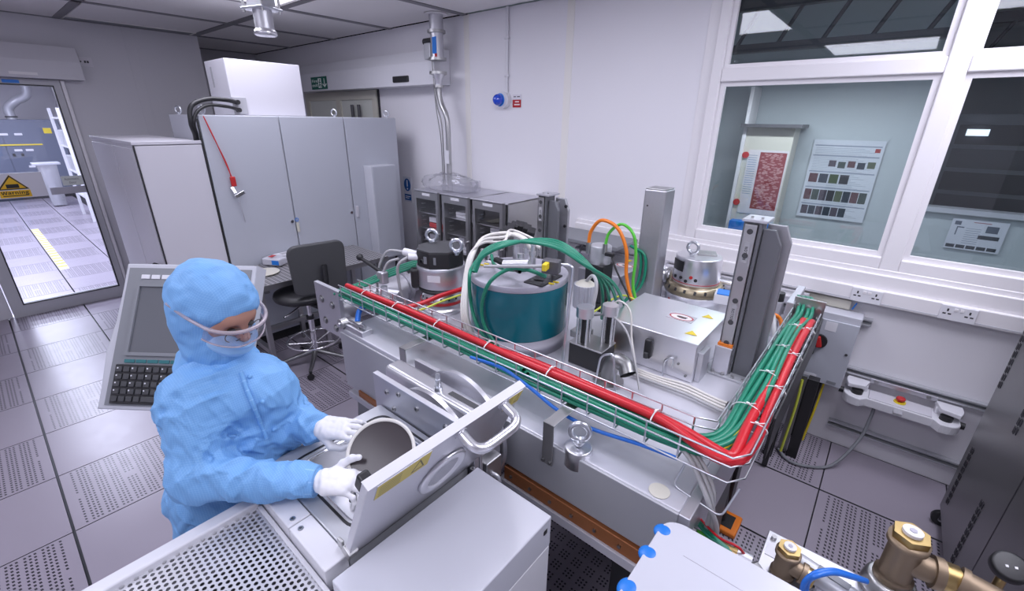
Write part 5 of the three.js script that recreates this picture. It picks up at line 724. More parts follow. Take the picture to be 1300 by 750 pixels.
{ // wafer in its carrier ring
  const [x, , z] = onY(484, 574, 1.085), w = grp('wafer_carrier', 'dark iridescent wafer in a pale carrier ring held in both hands', 'wafer', [x, 1.085, z]);
  const n = V([.42, .80, .42]).normalize(); w.quaternion.setFromUnitVectors(new THREE.Vector3(0, 1, 0), n);
  const wm = new THREE.MeshPhysicalMaterial({ roughness: .22, metalness: 0, specularIntensity: .6 }); wm.color.setRGB(.05, .042, .046);
  part(w, 'wafer', moved(lathe([[0, 0], [.099, 0], [.099, .002], [0, .002]], 64), [0, .001, 0]), wm); part(w, 'ring', lathe([[.098, -.003], [.109, -.003], [.109, .006], [.098, .006], [.098, -.003]], 64), M.whiteCable); part(w, 'clip', rb(.012, .012, .035, .003), M.aluBright, [.06, .008, .075], [0, .5, 0]); part(w, 'clip', rb(.008, .012, .035, .003), M.aluBright, [.045, .008, .08], [0, .5, 0]);
}
// ---------------------------------------------------------------- right-hand side
{
  const b = grp('isolator_box', 'grey wall isolator box with red rotary switch', 'box', [-.06, 0, WZ + .045]); part(b, 'case', bx(-.115, .11, .5, .985, 0, .12, .006), M.cabLight); part(b, 'door', bx(-.113, .108, .502, .94, .12, .132, .004), M.cabFace); part(b, 'rating_plate', bx(-.06, .0, .87, .93, .132, .134), M.white); part(b, 'warning_strip', bx(-.11, -.03, .53, .55, .132, .134), M.white); part(b, 'lock', cylAt(.008, [.085, .74, .132], [.085, .74, .138], 12), M.charcoal); part(b, 'name_plate', bx(.03, .08, .515, .535, .132, .134), M.midGrey);
  const k = part(b, 'rotary_switch', cylAt(.045, [-.07, .79, .132], [-.07, .79, .15], 28), M.black); part(k, 'switch_grip', moved(rb(.028, .07, .03, .006), [-.07, .79, .16], [0, 0, .3]), M.redPaint); part(k, 'pointer', bx(-.1, -.08, .69, .75, .132, .145), M.black);
  for (const x of [-.05, -.01]) part(b, 'supply_cable', tube([[x, .5, .06], [x - .005, .3, .07], [x - .01, .02, .08]], .022), M.black); part(b, 'earth_wire', tube([[.02, .5, .06], [.015, .3, .09], [0, .02, .1]], .007), M.yellow);
  const ct = grp('glass_block_plate', 'speckled stone coloured wall plate above the isolator box', 'plate', [-.16, 1.015, WZ + .01]); part(ct, 'plate', bx(-.13, .13, -.03, .03, 0, .03, .003), M.cream); part(ct, 'blue_clip', rb(.008, .05, .012, .003), M.bluePlastic, [.15, .0, .02], [0, 0, -.3]);
  // white pendant tray with emergency stop
  const p = grp('control_pendant', 'white control pendant with red emergency stop on the wall rail', 'control panel', [.345, .52, WZ + .045]);
  const prof = new THREE.Shape(); prof.moveTo(-.27, .0); prof.lineTo(.27, 0); prof.lineTo(.27, .11); prof.quadraticCurveTo(.26, .17, .19, .17); prof.lineTo(.16, .13); prof.lineTo(-.16, .13); prof.lineTo(-.19, .17); prof.quadraticCurveTo(-.26, .17, -.27, .11); prof.lineTo(-.27, 0);
  part(p, 'tray', moved(xs(prof, .045, .006), [0, -.03, 0], [Math.PI / 2, 0, 0]), M.white); 
  part(p, 'panel', bx(-.15, .15, -.025, -.017, .01, .13, .004), M.cabWhite);
  for (const s of [-1, 1]) { const q = new THREE.Shape(); q.moveTo(0, 0); q.lineTo(.11, 0); q.quadraticCurveTo(.12, .06, .1, .11); q.lineTo(.02, .09); q.lineTo(0, 0); const w = part(p, 'wing', moved(xs(q, .018, .004), [0, 0, 0], [Math.PI / 2, 0, 0]), M.white, [s * .16, .03, .0], null); w.scale.x = s; part(p, 'wing_pillar', bx(s * .2 - .04, s * .2 + .04, -.025, .015, .005, .05, .006), M.white); part(p, 'knob', cylAt(.03, [s * .21, -.024, .1], [s * .21, .0, .1], 24), M.black); part(p, 'end_knob', cylAt(.02, [s * .275, -.05, .06], [s * .3, -.05, .06], 18), M.black); }
  const e = part(p, 'stop_collar', cylAt(.03, [.0, -.017, .07], [.0, -.01, .07], 28), M.yellow); part(e, 'stop_button', moved(lathe([[0, .028], [.02, .027], [.024, .02], [.022, .01], [.013, .006], [.013, 0]], 28), [0, -.01, .07]), M.redPaint);
  part(p, 'bracket', bx(-.16, .16, .03, .06, -.005, .012, .002), M.alu); for (const x of [-.13, .12]) part(p, 'bracket_bolt', cylAt(.012, [x, .045, .012], [x, .045, .03], 8), M.steel); part(p, 'caution_mark', bx(-.02, .02, -.055, -.04, .135, .178), M.greyPlastic);
  solo('grey_cable', tube([[.24, .45, WZ + .13], [.24, .36, WZ + .15], [.22, .2, WZ + .2], [.13, .03, WZ + .32], [.0, .014, WZ + .42], [-.1, .014, WZ + .43], [-.17, .02, WZ + .36]], .0095, 80), M.midGrey, 'grey cable hanging from the pendant to the floor', 'cable');
  // dark steel cabinet
  const c = grp('steel_enclosure', 'tall dark steel enclosure with vent slots on casters', 'cabinet', [.635, 0, -3.03]); part(c, 'body', bx(0, .9, .085, 1.98, 0, 1.25, .008), M.steelDark); part(c, 'side_sheet', bx(-.004, 0, .1, 1.96, .012, .8, .002), M.steelDark); part(c, 'side_sheet', bx(-.004, 0, .1, 1.96, .812, 1.24, .002), M.steelDark);
  const vg = box(.002, .03, .022); const vents = (y0, z0, n) => { for (let k = 0; k < n; k++) for (const q of [0, 1]) part(c, 'vent_slot', vg, M.gap, [-.0052, y0 + k * .042 + q * .012, z0 + q * .03]); }; vents(.2, .1, 9); vents(.9, .04, 13); vents(.9, .5, 13); vents(.2, .55, 9);
  for (const [x, z] of [[.05, .05], [.8, .05], [.05, 1.15], [.8, 1.15]]) { const w = part(c, 'caster', moved(lathe([[.012, -.018], [.04, -.018], [.044, -.01], [.044, .01], [.04, .018], [.012, .018]], 28), [0, 0, 0], [Math.PI / 2, 0, .7]), M.black, [x - .035, .044, z]); part(w, 'fork', bx(-.012, .012, 0, .045, -.025, .025), M.darkGrey); part(w, 'hub', moved(cyl(.014, .04, 14), [0, 0, 0], [Math.PI / 2, 0, .7]), M.greyPlastic); }
}
{ // white covered unit with blue corner caps, in front of the chamber corner
  const [x0] = onY(826, 700, .945), c = grp('covered_unit', 'white flat-topped unit with blue corner caps before the chamber corner', 'cabinet', [0, 0, 0]);
  const s = new THREE.Shape(); const xl = -.285, zb = -1.105; s.moveTo(xl, -.3); s.lineTo(xl, 1.045); s.quadraticCurveTo(xl + .0, 1.1, xl + .055, 1.105); s.lineTo(.42, 1.105); s.lineTo(.42, -.3); s.lineTo(xl, -.3);
  part(c, 'top_cover', moved(xs(s, .03, .004), [0, .91, 0], [-Math.PI / 2, 0, 0]), M.whiteGloss); part(c, 'body', bx(xl + .02, .4, .08, .905, -1.085, .28, .006), M.white); part(c, 'plinth', bx(xl + .05, .38, 0, .08, -1.05, .25), M.charcoal);
  for (const [u, v] of [[841, 671], [822, 699]]) { const p = onY(u, v, .945); part(c, 'corner_cap', new THREE.SphereGeometry(.03, 24, 14), M.bluePlastic, [p[0] + .006, .934, p[2]]).scale.set(1, .42, 1); } { const p = onY(796, 743, .945); part(c, 'corner_cap', new THREE.SphereGeometry(.03, 24, 14), M.bluePlastic, [p[0] + .006, .934, p[2]]).scale.set(1, .42, 1.2); }
  part(c, 'seam', bx(-.2, .42, .9435, .9448, -1.005, -1.0035), M.lilac);
}
{ // brass pipework on a grey plate at the lower right
  const pl = grp('pipe_manifold_plate', 'grey steel plate carrying the brass fittings', 'plate', [0, 0, 0]); const a = onY(960, 705, .86); part(pl, 'plate', bx(-.04, .62, .78, .8, -1.42, -1.1, .003), M.alu); part(pl, 'leg', bx(.2, .26, 0, .78, -1.36, -1.3, .004), M.midGrey); part(pl, 'tag', bx(-.03, .0, .8, .802, -1.36, -1.31), M.white); for (const [x, z] of [[-.02, -1.39], [.02, -1.3]]) bolt(pl, [x, .806, z], 'y', .009, M.steel);
  const tee = (name, label, p, h, arm, s, m) => { const g = grp(name, label, 'pipe fitting', p); part(g, 'body', moved(lathe([[0, 0], [s * 1.1, 0], [s * 1.1, s * .4], [s * .92, s * .5], [s * .92, h - s], [s * 1.12, h - s * .9], [s * 1.12, h - s * .4], [0, h - s * .4]], 32), [0, 0, 0]), m); part(g, 'nut', cyl(s * 1.05, s * .5, 6), M.brass, [0, h - s * .15, 0]); part(g, 'plug', cyl(s * .55, s * .25, 18), M.white, [0, h + s * .2, 0]); part(g, 'plug_core', cyl(s * .22, s * .06, 6), M.lilac, [0, h + s * .34, 0]); part(g, 'branch', cylAt(s * .8, [0, h * .45, 0], [arm[0] * .6, h * .45 + arm[1] * .6, arm[2] * .6], 28), m); part(g, 'branch_collar', cylAt(s * 1.05, [arm[0] * .55, h * .45 + arm[1] * .55, arm[2] * .55], [arm[0] * .72, h * .45 + arm[1] * .72, arm[2] * .72], 28), m); part(g, 'branch_nut', cylAt(s * .95, [arm[0] * .72, h * .45 + arm[1] * .72, arm[2] * .72], [arm[0], h * .45 + arm[1], arm[2]], 6), M.brass); return g; };
  const e1 = onY(992, 728, .8); tee('brass_elbow', 'small bronze elbow with white plug on the manifold plate', [e1[0], .802, e1[2]], .105, [.075, -.01, -.0], .03, M.bronze);
  const e2 = onY(1128, 742, .83); tee('brass_tee', 'large bronze tee with white plug feeding the brass hose tail', [e2[0], .86, e2[2]], .17, [.12, -.005, -.02], .042, M.bronze);
  const v = grp('steel_valve_body', 'steel valve body below the large bronze tee', 'valve', [e2[0], .8, e2[2]]); part(v, 'body', moved(lathe([[0, 0], [.062, 0], [.066, .02], [.06, .05], [.05, .06], [0, .06]], 36), [0, .0, 0]), M.steel); part(v, 'badge', bx(.03, .06, .01, .045, .04, .062), M.bluePlastic); 
  const r0 = [e2[0] + .12, .935, e2[2] - .02]; const run = grp('brass_union', 'bronze coupling and brass nut running towards the black gauge', 'pipe fitting', r0); const q = (t, dy = 0) => [t, -.02 * t / .3 + dy, .03 * t / .3]; part(run, 'coupling', cylAt(.036, q(0), q(.14), 30), M.bronze); part(run, 'coupling_rim', cylAt(.041, q(.0), q(.015), 30), M.bronze); part(run, 'coupling_rim', cylAt(.041, q(.125), q(.14), 30), M.bronze); part(run, 'nipple', cylAt(.03, q(.14), q(.18), 24), M.brass); part(run, 'nut', cylAt(.038, q(.18), q(.23), 6), M.brass); part(run, 'hose', tube([q(.23), q(.28), [.33, -.06, .08], [.36, -.15, .12]], .03, 30, 18), M.yellowGreen.clone ? M.cream : M.cream); part(run, 'tie', moved(torus(.033, .004, 8, 28), q(.25), [0, Math.PI / 2, 0]), M.tie);
  const gp = onY(1282, 716, .95), g = grp('pressure_gauge', 'black round pressure gauge beside the brass union', 'gauge', [gp[0], .93, gp[2]], .3); part(g, 'case', moved(lathe([[0, 0], [.035, 0], [.04, .008], [.04, .03], [.033, .034], [0, .034]], 32), [0, 0, 0], [.5, 0, .2]), M.black); part(g, 'stem', cylAt(.012, [0, -.13, 0], [0, .01, 0], 12), M.brass); part(g, 'dial_mark', bx(-.012, -.006, .034, .036, .0, .006), M.white, null, [.5, 0, .2]); part(g, 'dial_mark', bx(.006, .012, .034, .036, .0, .006), M.white, null, [.5, 0, .2]);
  const ac = grp('pneumatic_actuator', 'grey pneumatic actuator with blue air lines', 'actuator', onY(1055, 742, .83), -.2); part(ac, 'barrel', cylAt(.03, [-.09, 0, 0], [.09, 0, 0], 26), M.aluPaint); part(ac, 'end_cap', rb(.03, .07, .07, .006), M.alu, [.1, 0, 0]); part(ac, 'label', bx(-.04, .04, .03, .032, -.012, .012), M.midGrey); part(ac, 'foot', bx(-.03, .03, -.03, -.02, -.02, .02), M.alu);
  for (const k of [0, 1]) solo('blue_air_line', tube([onY(1018 + k * 5, 752, .86), onY(1022 + k * 4, 738, .9), onY(1036, 727 + k * 4, .93), onY(1058, 724 + k * 3, .93), onY(1080, 730 + k * 2, .91), onY(1100, 737 + k, .88)], .007, 50), M.blueCable, 'blue air line curling over the grey actuator', 'hose', 'blue air lines');
  // wires and union between the unit and the chamber end
  const u0 = onY(905, 688, .8), u1 = onY(955, 715, .8), un = grp('hose_union', 'brass and steel union on a green hose by the chamber end', 'pipe fitting', [0, 0, 0]); const mix = (t) => [u0[0] + (u1[0] - u0[0]) * t, .8, u0[2] + (u1[2] - u0[2]) * t]; part(un, 'hose', tube([[u0[0] - .14, .78, u0[2] + .02], [u0[0] - .06, .8, u0[2]], mix(-.05)], .012), M.greenBright); part(un, 'nut', cylAt(.02, mix(-.05), mix(.15), 6), M.steel); part(un, 'barrel', cylAt(.018, mix(.15), mix(.55), 18), M.brass); part(un, 'nut', cylAt(.023, mix(.5), mix(.62), 6), M.brass); part(un, 'coupling', cylAt(.024, mix(.62), mix(.98), 22), M.alu); part(un, 'tail', tube([mix(.98), [u1[0] + .03, .77, u1[2] + .02], [u1[0] + .02, .6, u1[2] + .02]], .02), M.greyCable);
  solo('red_wire', tube([[u0[0] - .1, .83, u0[2] - .06], onY(910, 680, .84), onY(935, 693, .85), onY(945, 703, .82)], .004, 40), M.red, 'thin red wire beside the brass union', 'wire'); for (const k of [0, 1, 2]) solo('green_wire', tube([[u0[0] - .16, .84, u0[2] - .04 - k * .015], onY(895, 668 + k * 4, .82), onY(910, 684 + k * 2, .82), onY(930, 700 + k * 2, .81)], .005, 40), M.green, 'thin green wire beside the brass union', 'wire', 'thin green wires by the union');
  const h = grp('cable_grommet', 'orange rimmed floor grommet with black cable below the tray corner', 'grommet', onY(913, 661, .0)); part(h, 'ring', rb(.2, .03, .16, .01), M.orange, [0, .015, 0]); part(h, 'well', bx(-.07, .07, .03, .032, -.05, .05), M.black); part(h, 'cable', tube([[0, .03, 0], [-.02, .4, .06], [-.05, .9, .12]], .03), M.black);
}
// ---------------------------------------------------------------- the worker
function nets(sdf, b0, b1, cell) { // surface nets -> BufferGeometry
  const n = [0, 1, 2].map((k) => Math.ceil((b1[k] - b0[k]) / cell) + 1), [nx, ny, nz] = n, F = new Float32Array(nx * ny * nz);
  let i = 0; for (let z = 0; z < nz; z++) for (let y = 0; y < ny; y++) for (let x = 0; x < nx; x++) F[i++] = sdf(b0[0] + x * cell, b0[1] + y * cell, b0[2] + z * cell);
  const id = new Int32Array(nx * ny * nz).fill(-1), pos = [], idx = [], at = (x, y, z) => (z * ny + y) * nx + x;
  const C8 = [[0, 0, 0], [1, 0, 0], [0, 1, 0], [1, 1, 0], [0, 0, 1], [1, 0, 1], [0, 1, 1], [1, 1, 1]], E = [[0, 1], [2, 3], [4, 5], [6, 7], [0, 2], [1, 3], [4, 6], [5, 7], [0, 4], [1, 5], [2, 6], [3, 7]];
  for (let z = 0; z < nz - 1; z++) for (let y = 0; y < ny - 1; y++) for (let x = 0; x < nx - 1; x++) {
    const v = C8.map(([a, b, c]) => F[at(x + a, y + b, z + c)]); let s = 0, px = 0, py = 0, pz = 0; const m = v.reduce((q, f, k) => q | (f < 0 ? 1 << k : 0), 0); if (m === 0 || m === 255) continue;
    for (const [a, b] of E) { if ((v[a] < 0) === (v[b] < 0)) continue; const t = v[a] / (v[a] - v[b]); px += C8[a][0] + (C8[b][0] - C8[a][0]) * t; py += C8[a][1] + (C8[b][1] - C8[a][1]) * t; pz += C8[a][2] + (C8[b][2] - C8[a][2]) * t; s++; }
    id[at(x, y, z)] = pos.length / 3; pos.push(b0[0] + (x + px / s) * cell, b0[1] + (y + py / s) * cell, b0[2] + (z + pz / s) * cell);
  }
  const quad = (a, b, c, d, fl) => { if (a < 0 || b < 0 || c < 0 || d < 0) return; fl ? idx.push(a, b, c, a, c, d) : idx.push(a, c, b, a, d, c); };
  for (let z = 1; z < nz - 1; z++) for (let y = 1; y < ny - 1; y++) for (let x = 1; x < nx - 1; x++) {
    const f = F[at(x, y, z)] < 0;
    if (f !== F[at(x + 1, y, z)] < 0) quad(id[at(x, y - 1, z - 1)], id[at(x, y, z - 1)], id[at(x, y, z)], id[at(x, y - 1, z)], f);
    if (f !== F[at(x, y + 1, z)] < 0) quad(id[at(x - 1, y, z - 1)], id[at(x - 1, y, z)], id[at(x, y, z)], id[at(x, y, z - 1)], f);
    if (f !== F[at(x, y, z + 1)] < 0) quad(id[at(x - 1, y - 1, z)], id[at(x, y - 1, z)], id[at(x, y, z)], id[at(x - 1, y, z)], f);
  }
  const g = new THREE.BufferGeometry(); g.setAttribute('position', new THREE.Float32BufferAttribute(pos, 3)); g.setIndex(idx);
  const N = new Float32Array(pos.length), e = cell * .5; for (let k = 0; k < pos.length; k += 3) { const [x, y, z] = [pos[k], pos[k + 1], pos[k + 2]]; let a = sdf(x + e, y, z) - sdf(x - e, y, z), b = sdf(x, y + e, z) - sdf(x, y - e, z), c = sdf(x, y, z + e) - sdf(x, y, z - e); const l = Math.hypot(a, b, c) || 1; N[k] = a / l; N[k + 1] = b / l; N[k + 2] = c / l; }
  g.setAttribute('normal', new THREE.BufferAttribute(N, 3)); return g;
}
function boxUV(g0, s) { // metres, by the main axis of each triangle
  const g = g0.toNonIndexed(), p = g.attributes.position, nn = g.attributes.normal, uv = new Float32Array(p.count * 2);
  for (let i = 0; i < p.count; i += 3) { let a = 0, b = 0, c = 0; for (let k = 0; k < 3; k++) { a += Math.abs(nn.getX(i + k)); b += Math.abs(nn.getY(i + k)); c += Math.abs(nn.getZ(i + k)); } for (let k = 0; k < 3; k++) { const x = p.getX(i + k), y = p.getY(i + k), z = p.getZ(i + k), q = (i + k) * 2; if (a >= b && a >= c) { uv[q] = z / s; uv[q + 1] = y / s; } else if (b >= c) { uv[q] = x / s; uv[q + 1] = z / s; } else { uv[q] = x / s; uv[q + 1] = y / s; } } }
  g.setAttribute('uv', new THREE.BufferAttribute(uv, 2)); return g;
}
const smin = (a, b, k) => { const h = Math.max(k - Math.abs(a - b), 0) / k; return Math.min(a, b) - h * h * k * .25; };
function cap(a, b, ra, rbb) { const ab = [b[0] - a[0], b[1] - a[1], b[2] - a[2]], L = ab[0] ** 2 + ab[1] ** 2 + ab[2] ** 2; return (x, y, z) => { const px = x - a[0], py = y - a[1], pz = z - a[2], t = Math.max(0, Math.min(1, (px * ab[0] + py * ab[1] + pz * ab[2]) / L)); return Math.hypot(px - ab[0] * t, py - ab[1] * t, pz - ab[2] * t) - (ra + (rbb - ra) * t); }; }
function union(list, k) { return (x, y, z) => { let d = 1e9; for (const f of list) d = d > 1e8 ? f(x, y, z) : smin(d, f(x, y, z), k); return d; }; }
function ellip(c, r) { const m = Math.min(...r); return (x, y, z) => { const a = (x - c[0]) / r[0], b = (y - c[1]) / r[1], d = (z - c[2]) / r[2], k0 = Math.hypot(a, b, d), k1 = Math.hypot(a / r[0], b / r[1], d / r[2]); return k1 > 1e-9 ? k0 * (k0 - 1) / k1 : -m; }; }
const h3 = (() => { const T = new Float32Array(4096); for (let i = 0; i < 4096; i++) T[i] = rnd(); return (x, y, z) => { const X = Math.floor(x), Y = Math.floor(y), Z = Math.floor(z), u = x - X, v = y - Y, w = z - Z, a = u * u * (3 - 2 * u), b = v * v * (3 - 2 * v), c = w * w * (3 - 2 * w), k = (i, j, l) => T[((X + i) & 15) | (((Y + j) & 15) << 4) | (((Z + l) & 15) << 8)]; const m = (p, q, t) => p + (q - p) * t; return m(m(m(k(0, 0, 0), k(1, 0, 0), a), m(k(0, 1, 0), k(1, 1, 0), a), b), m(m(k(0, 0, 1), k(1, 0, 1), a), m(k(0, 1, 1), k(1, 1, 1), a), b), c) - .5; }; })();
{
  const J = { neck: [-1.55, 1.355, -.362], shR: [-1.485, 1.265, -.245], shL: [-1.455, 1.215, -.442], elR: [-1.395, 1.065, -.205], wrR: [-1.135, 1.05, -.415], elL: [-1.50, 1.035, -.50], wrL: [-1.325, 1.08, -.53], hipR: [-1.51, .88, -.215], hipL: [-1.54, .88, -.40], knR: [-1.53, .48, -.21], knL: [-1.56, .48, -.41], anR: [-1.57, .09, -.2], anL: [-1.6, .09, -.42] };
  const person = grp('person', 'person in pale blue cleanroom suit and goggles holding a wafer', 'person', [0, 0, 0]);
  const fabricTex = canvasTex(256, 256, (c, w, h) => { c.fillStyle = '#71a8de'; c.fillRect(0, 0, w, h); c.strokeStyle = 'rgba(165,205,242,0.6)'; c.lineWidth = 3; for (let k = 0; k <= 256; k += 32) { c.beginPath(); c.moveTo(k, 0); c.lineTo(k, h); c.moveTo(0, k); c.lineTo(w, k); c.stroke(); } });
  fabricTex.wrapS = fabricTex.wrapT = THREE.RepeatWrapping;
  const fabric = new THREE.MeshPhysicalMaterial({ map: fabricTex, roughness: .62, sheen: .3, sheenRoughness: .5 }); const maskM = new THREE.MeshStandardMaterial({ color: 0x9cc6ee, roughness: .7 });
  const skin = new THREE.MeshStandardMaterial({ roughness: .55 }); skin.color.setRGB(.42, .22, .16);
  const glove = new THREE.MeshPhysicalMaterial({ roughness: .5, sheen: .2 }); glove.color.setRGB(.80, .80, .83);
  // coverall
  const ridge = (v) => Math.max(-.12, .5 - 2.4 * Math.abs(v));
  const along = (p, a, b) => { const d = [b[0] - a[0], b[1] - a[1], b[2] - a[2]], L = Math.hypot(...d), t = ((p[0] - a[0]) * d[0] + (p[1] - a[1]) * d[1] + (p[2] - a[2]) * d[2]) / L; const q = Math.hypot(p[0] - a[0] - d[0] / L * t, p[1] - a[1] - d[1] / L * t, p[2] - a[2] - d[2] / L * t); return [t, L, q]; };
  const sleeve = (x, y, z, a, b, ph) => { const [t, L, q] = along([x, y, z], a, b); if (q > .12 || t < -.06 || t > L) return 0; const n = h3(x * 12 + ph, y * 12, z * 12); return .006 * ridge(.5 * Math.sin(t * 40 + 9 * n + ph)) * Math.min(1, (L - t) * 12) * Math.min(1, (t + .06) * 8) + .0014 * Math.sin(t * 120 + 12 * n); };
  const wrinkle = (x, y, z, A) => sleeve(x, y, z, J.elR, J.wrR, 1) + sleeve(x, y, z, J.shR, J.elR, 2.3) + sleeve(x, y, z, J.elL, J.wrL, 4) + sleeve(x, y, z, J.shL, J.elL, 5.1) + A * (.5 * ridge(h3(x * 24 + z * 12 + y * 5, y * 5, z * 24 - y * 7)) * (.4 + h3(x * 6, y * 6, z * 6 + 3)) + 1.0 * h3(x * 9 + y * 6, y * 5 - z * 4, z * 9 + y * 5) + .9 * ridge(h3(x * 13 - y * 11 + 3, y * 6 + x * 7, z * 13 + y * 6 + 5)) + .4 * ridge(h3(x * 26 + y * 10, y * 15 + x * 18, z * 26 - y * 9)));
  const torso = union([cap([-1.535, 1.17, -.305], [-1.515, .92, -.265], .12, .12), cap([-1.52, 1.17, -.42], [-1.53, .92, -.37], .128, .128), cap([-1.545, 1.24, -.36], [-1.545, 1.36, -.365], .13, .075), cap(J.shR, J.shL, .06, .06)], .1);
  const limbs = [cap(J.shR, J.elR, .07, .066), cap(J.elR, [J.wrR[0] - .015, J.wrR[1], J.wrR[2] + .014], .066, .05), cap(J.shL, J.elL, .064, .066), cap(J.elL, [J.wrL[0] - .012, J.wrL[1], J.wrL[2] + .003], .066, .05), cap(J.hipR, J.knR, .112, .095), cap(J.knR, J.anR, .095, .075), cap(J.hipL, J.knL, .112, .095), cap(J.knL, J.anL, .095, .075), cap([J.anR[0], .05, J.anR[2]], [J.anR[0] + .14, .045, J.anR[2] - .01], .05, .04), cap([J.anL[0], .05, J.anL[2]], [J.anL[0] + .14, .045, J.anL[2] - .01], .05, .04)];
  const elbow = (x, y, z, c, r) => Math.max(0, 1 - Math.hypot(x - c[0], y - c[1], z - c[2]) / r);
  const suit = (x, y, z) => { let d = torso(x, y, z); for (const f of limbs) d = smin(d, f(x, y, z), .07); if (d > .05) return d; return Math.max(d + .005 - wrinkle(x, y, z, .021) - .012 * elbow(x, y, z, J.elR, .14) * Math.sin((x * 60 + z * 80 + y * 25)) * .6 - .01 * elbow(x, y, z, J.elL, .14) * Math.sin(x * 70 - y * 60), .004 - y); };
  part(person, 'coverall', boxUV(nets(suit, [-1.82, -.01, -.72], [-1.04, 1.52, -.02], .0075), .05), fabric);
  // cuffs
  const cuff = (w, e, r) => { const d = [w[0] - e[0], w[1] - e[1], w[2] - e[2]], l = Math.hypot(...d), p = (t) => [w[0] + d[0] / l * t, w[1] + d[1] / l * t, w[2] + d[2] / l * t]; part(person, 'cuff', cylAt(r, p(-.035), p(.018), 30, r * .92), fabric); }; cuff(J.wrR, J.elR, .051); cuff(J.wrL, J.elL, .05);
  // head: local frame f (forward), l (left), u (up)
  const hc = V([-1.505, 1.515, -.382]), f = V([.80, -.44, -.26]).normalize(), l = new THREE.Vector3().crossVectors(new THREE.Vector3(0, 1, 0), f).normalize(), u = new THREE.Vector3().crossVectors(f, l);
  const hm = new THREE.Matrix4().makeBasis(f, u, new THREE.Vector3().crossVectors(f, u)).setPosition(hc), toW = (p) => V(p).applyMatrix4(hm).toArray();
  const headS = union([ellip([-.012, .02, 0], [.1, .112, .078]), ellip([.035, -.055, 0], [.062, .065, .055]), cap([.085, .02, 0], [.112, -.02, 0], .012, .016), cap([.07, .035, -.03], [.07, .035, .03], .025, .025), cap([.05, -.0, .045], [.05, -.0, -.045], .028, .028), cap([-.03, -.05, 0], [-.06, -.15, 0], .055, .055)], .03);
  const eyeCut = (x, y, z) => Math.hypot(x - .098, (y - .012) * 1.2, Math.abs(z) - .032) - .016;
  const headF = (x, y, z) => { let d = headS(x, y, z); return -smin(-d, eyeCut(x, y, z), .012); };
  const bodyIn = (x, y, z) => { let d = torso(x, y, z); for (const q of limbs) d = smin(d, q(x, y, z), .045); return d + .035; };
  const head = nets(headF, [-.14, -.2, -.11], [.15, .16, .11], .0035).applyMatrix4(hm), inner = nets(bodyIn, [-1.8, 0, -.7], [-1.05, 1.46, -.03], .02);
  part(person, 'body', join([head, inner]), skin, null, null, 'face between hood and mask');
  const H = new THREE.Group(); H.name = 'headwear'; hm.decompose(H.position, H.quaternion, H.scale); person.add(H);
  for (const s of [-1, 1]) { const e = part(person, 'eye', ellipsoid([.012, .005, .014]), M.charcoal); e.position.set(...toW([.088, .004, s * .032])); e.quaternion.copy(H.quaternion); const b = part(person, 'eyebrow', tube([[.088, .035, s * .012], [.092, .04, s * .03], [.078, .036, s * .052]], .0035), M.charcoal); b.applyMatrix4(hm); }
  // hood: loose shell with a face opening, draping on the shoulders
  const hoodS = union([ellip([-.025, .03, 0], [.124, .118, .104]), ellip([-.055, .0, 0], [.105, .12, .1]), ellip([.0, -.075, 0], [.098, .085, .088]), cap([-.035, -.05, 0], [.005, -.125, 0], .09, .082), cap([.02, -.15, 0], [.03, -.2, 0], .085, .125)], .045);
  const open = (x, y, z) => { const a = (x - .125) / .085, b = (y - .012) / (y > .012 ? .05 : .042), c = z / .088; return (Math.hypot(a, b, c) - 1) * .04; };
  const hood = (x, y, z) => { const d = hoodS(x, y, z) - .011 * h3(x * 22 + 4, y * 16 + x * 8, z * 22) - .007 * h3(x * 48, y * 40, z * 48 + 7) - .004 * Math.max(0, 1 - Math.abs(y - .06 + x * .3) * 30); return -smin(-d, open(x, y, z), .012); };
  part(person, 'hood', boxUV(nets(hood, [-.26, -.34, -.17], [.16, .18, .17], .0045), .05), fabric).applyMatrix4(hm);
  // mask over nose, mouth and chin
  const maskS = union([ellip([.062, -.05, 0], [.068, .055, .074]), cap([.105, -.03, 0], [.112, -.045, 0], .018, .02), ellip([.03, -.095, 0], [.08, .055, .072])], .03);
  const mask = (x, y, z) => Math.max(maskS(x, y, z) - .006 * Math.sin(y * 130 + x * 40) * .5 - .006 * h3(x * 30, y * 50, z * 30), y + .028 - Math.abs(z) * .25 + (x - .1) * .3);
  part(person, 'face_mask', boxUV(nets(mask, [-.08, -.18, -.12], [.16, .03, .12], .004), .05), maskM).applyMatrix4(hm);
  // goggles
  const gm = new THREE.MeshPhysicalMaterial({ color: new THREE.Color().setRGB(.80, .75, .79), roughness: .04, transmission: .93, thickness: 0, ior: 1.5, side: THREE.DoubleSide }); const gr = new THREE.MeshPhysicalMaterial({ color: new THREE.Color().setRGB(.75, .68, .72), roughness: .15, transmission: .6, thickness: 0, ior: 1.45 });
  const go = new THREE.Group(); go.name = 'goggles'; go.position.copy(H.position); go.quaternion.copy(H.quaternion); person.add(go); person.remove(H);
  const arc = (R, y, a0, a1, cx, n = 20) => Array.from({ length: n + 1 }, (_, k) => { const a = a0 + (a1 - a0) * k / n; return [cx + R * Math.cos(a), y(a), R * 1.0 * Math.sin(a)]; });
  const top = (a) => .036 - .006 * Math.abs(a), bot = (a) => -.03 + .012 * Math.max(0, .35 - Math.abs(a)) * 2 + .012 * Math.abs(a);
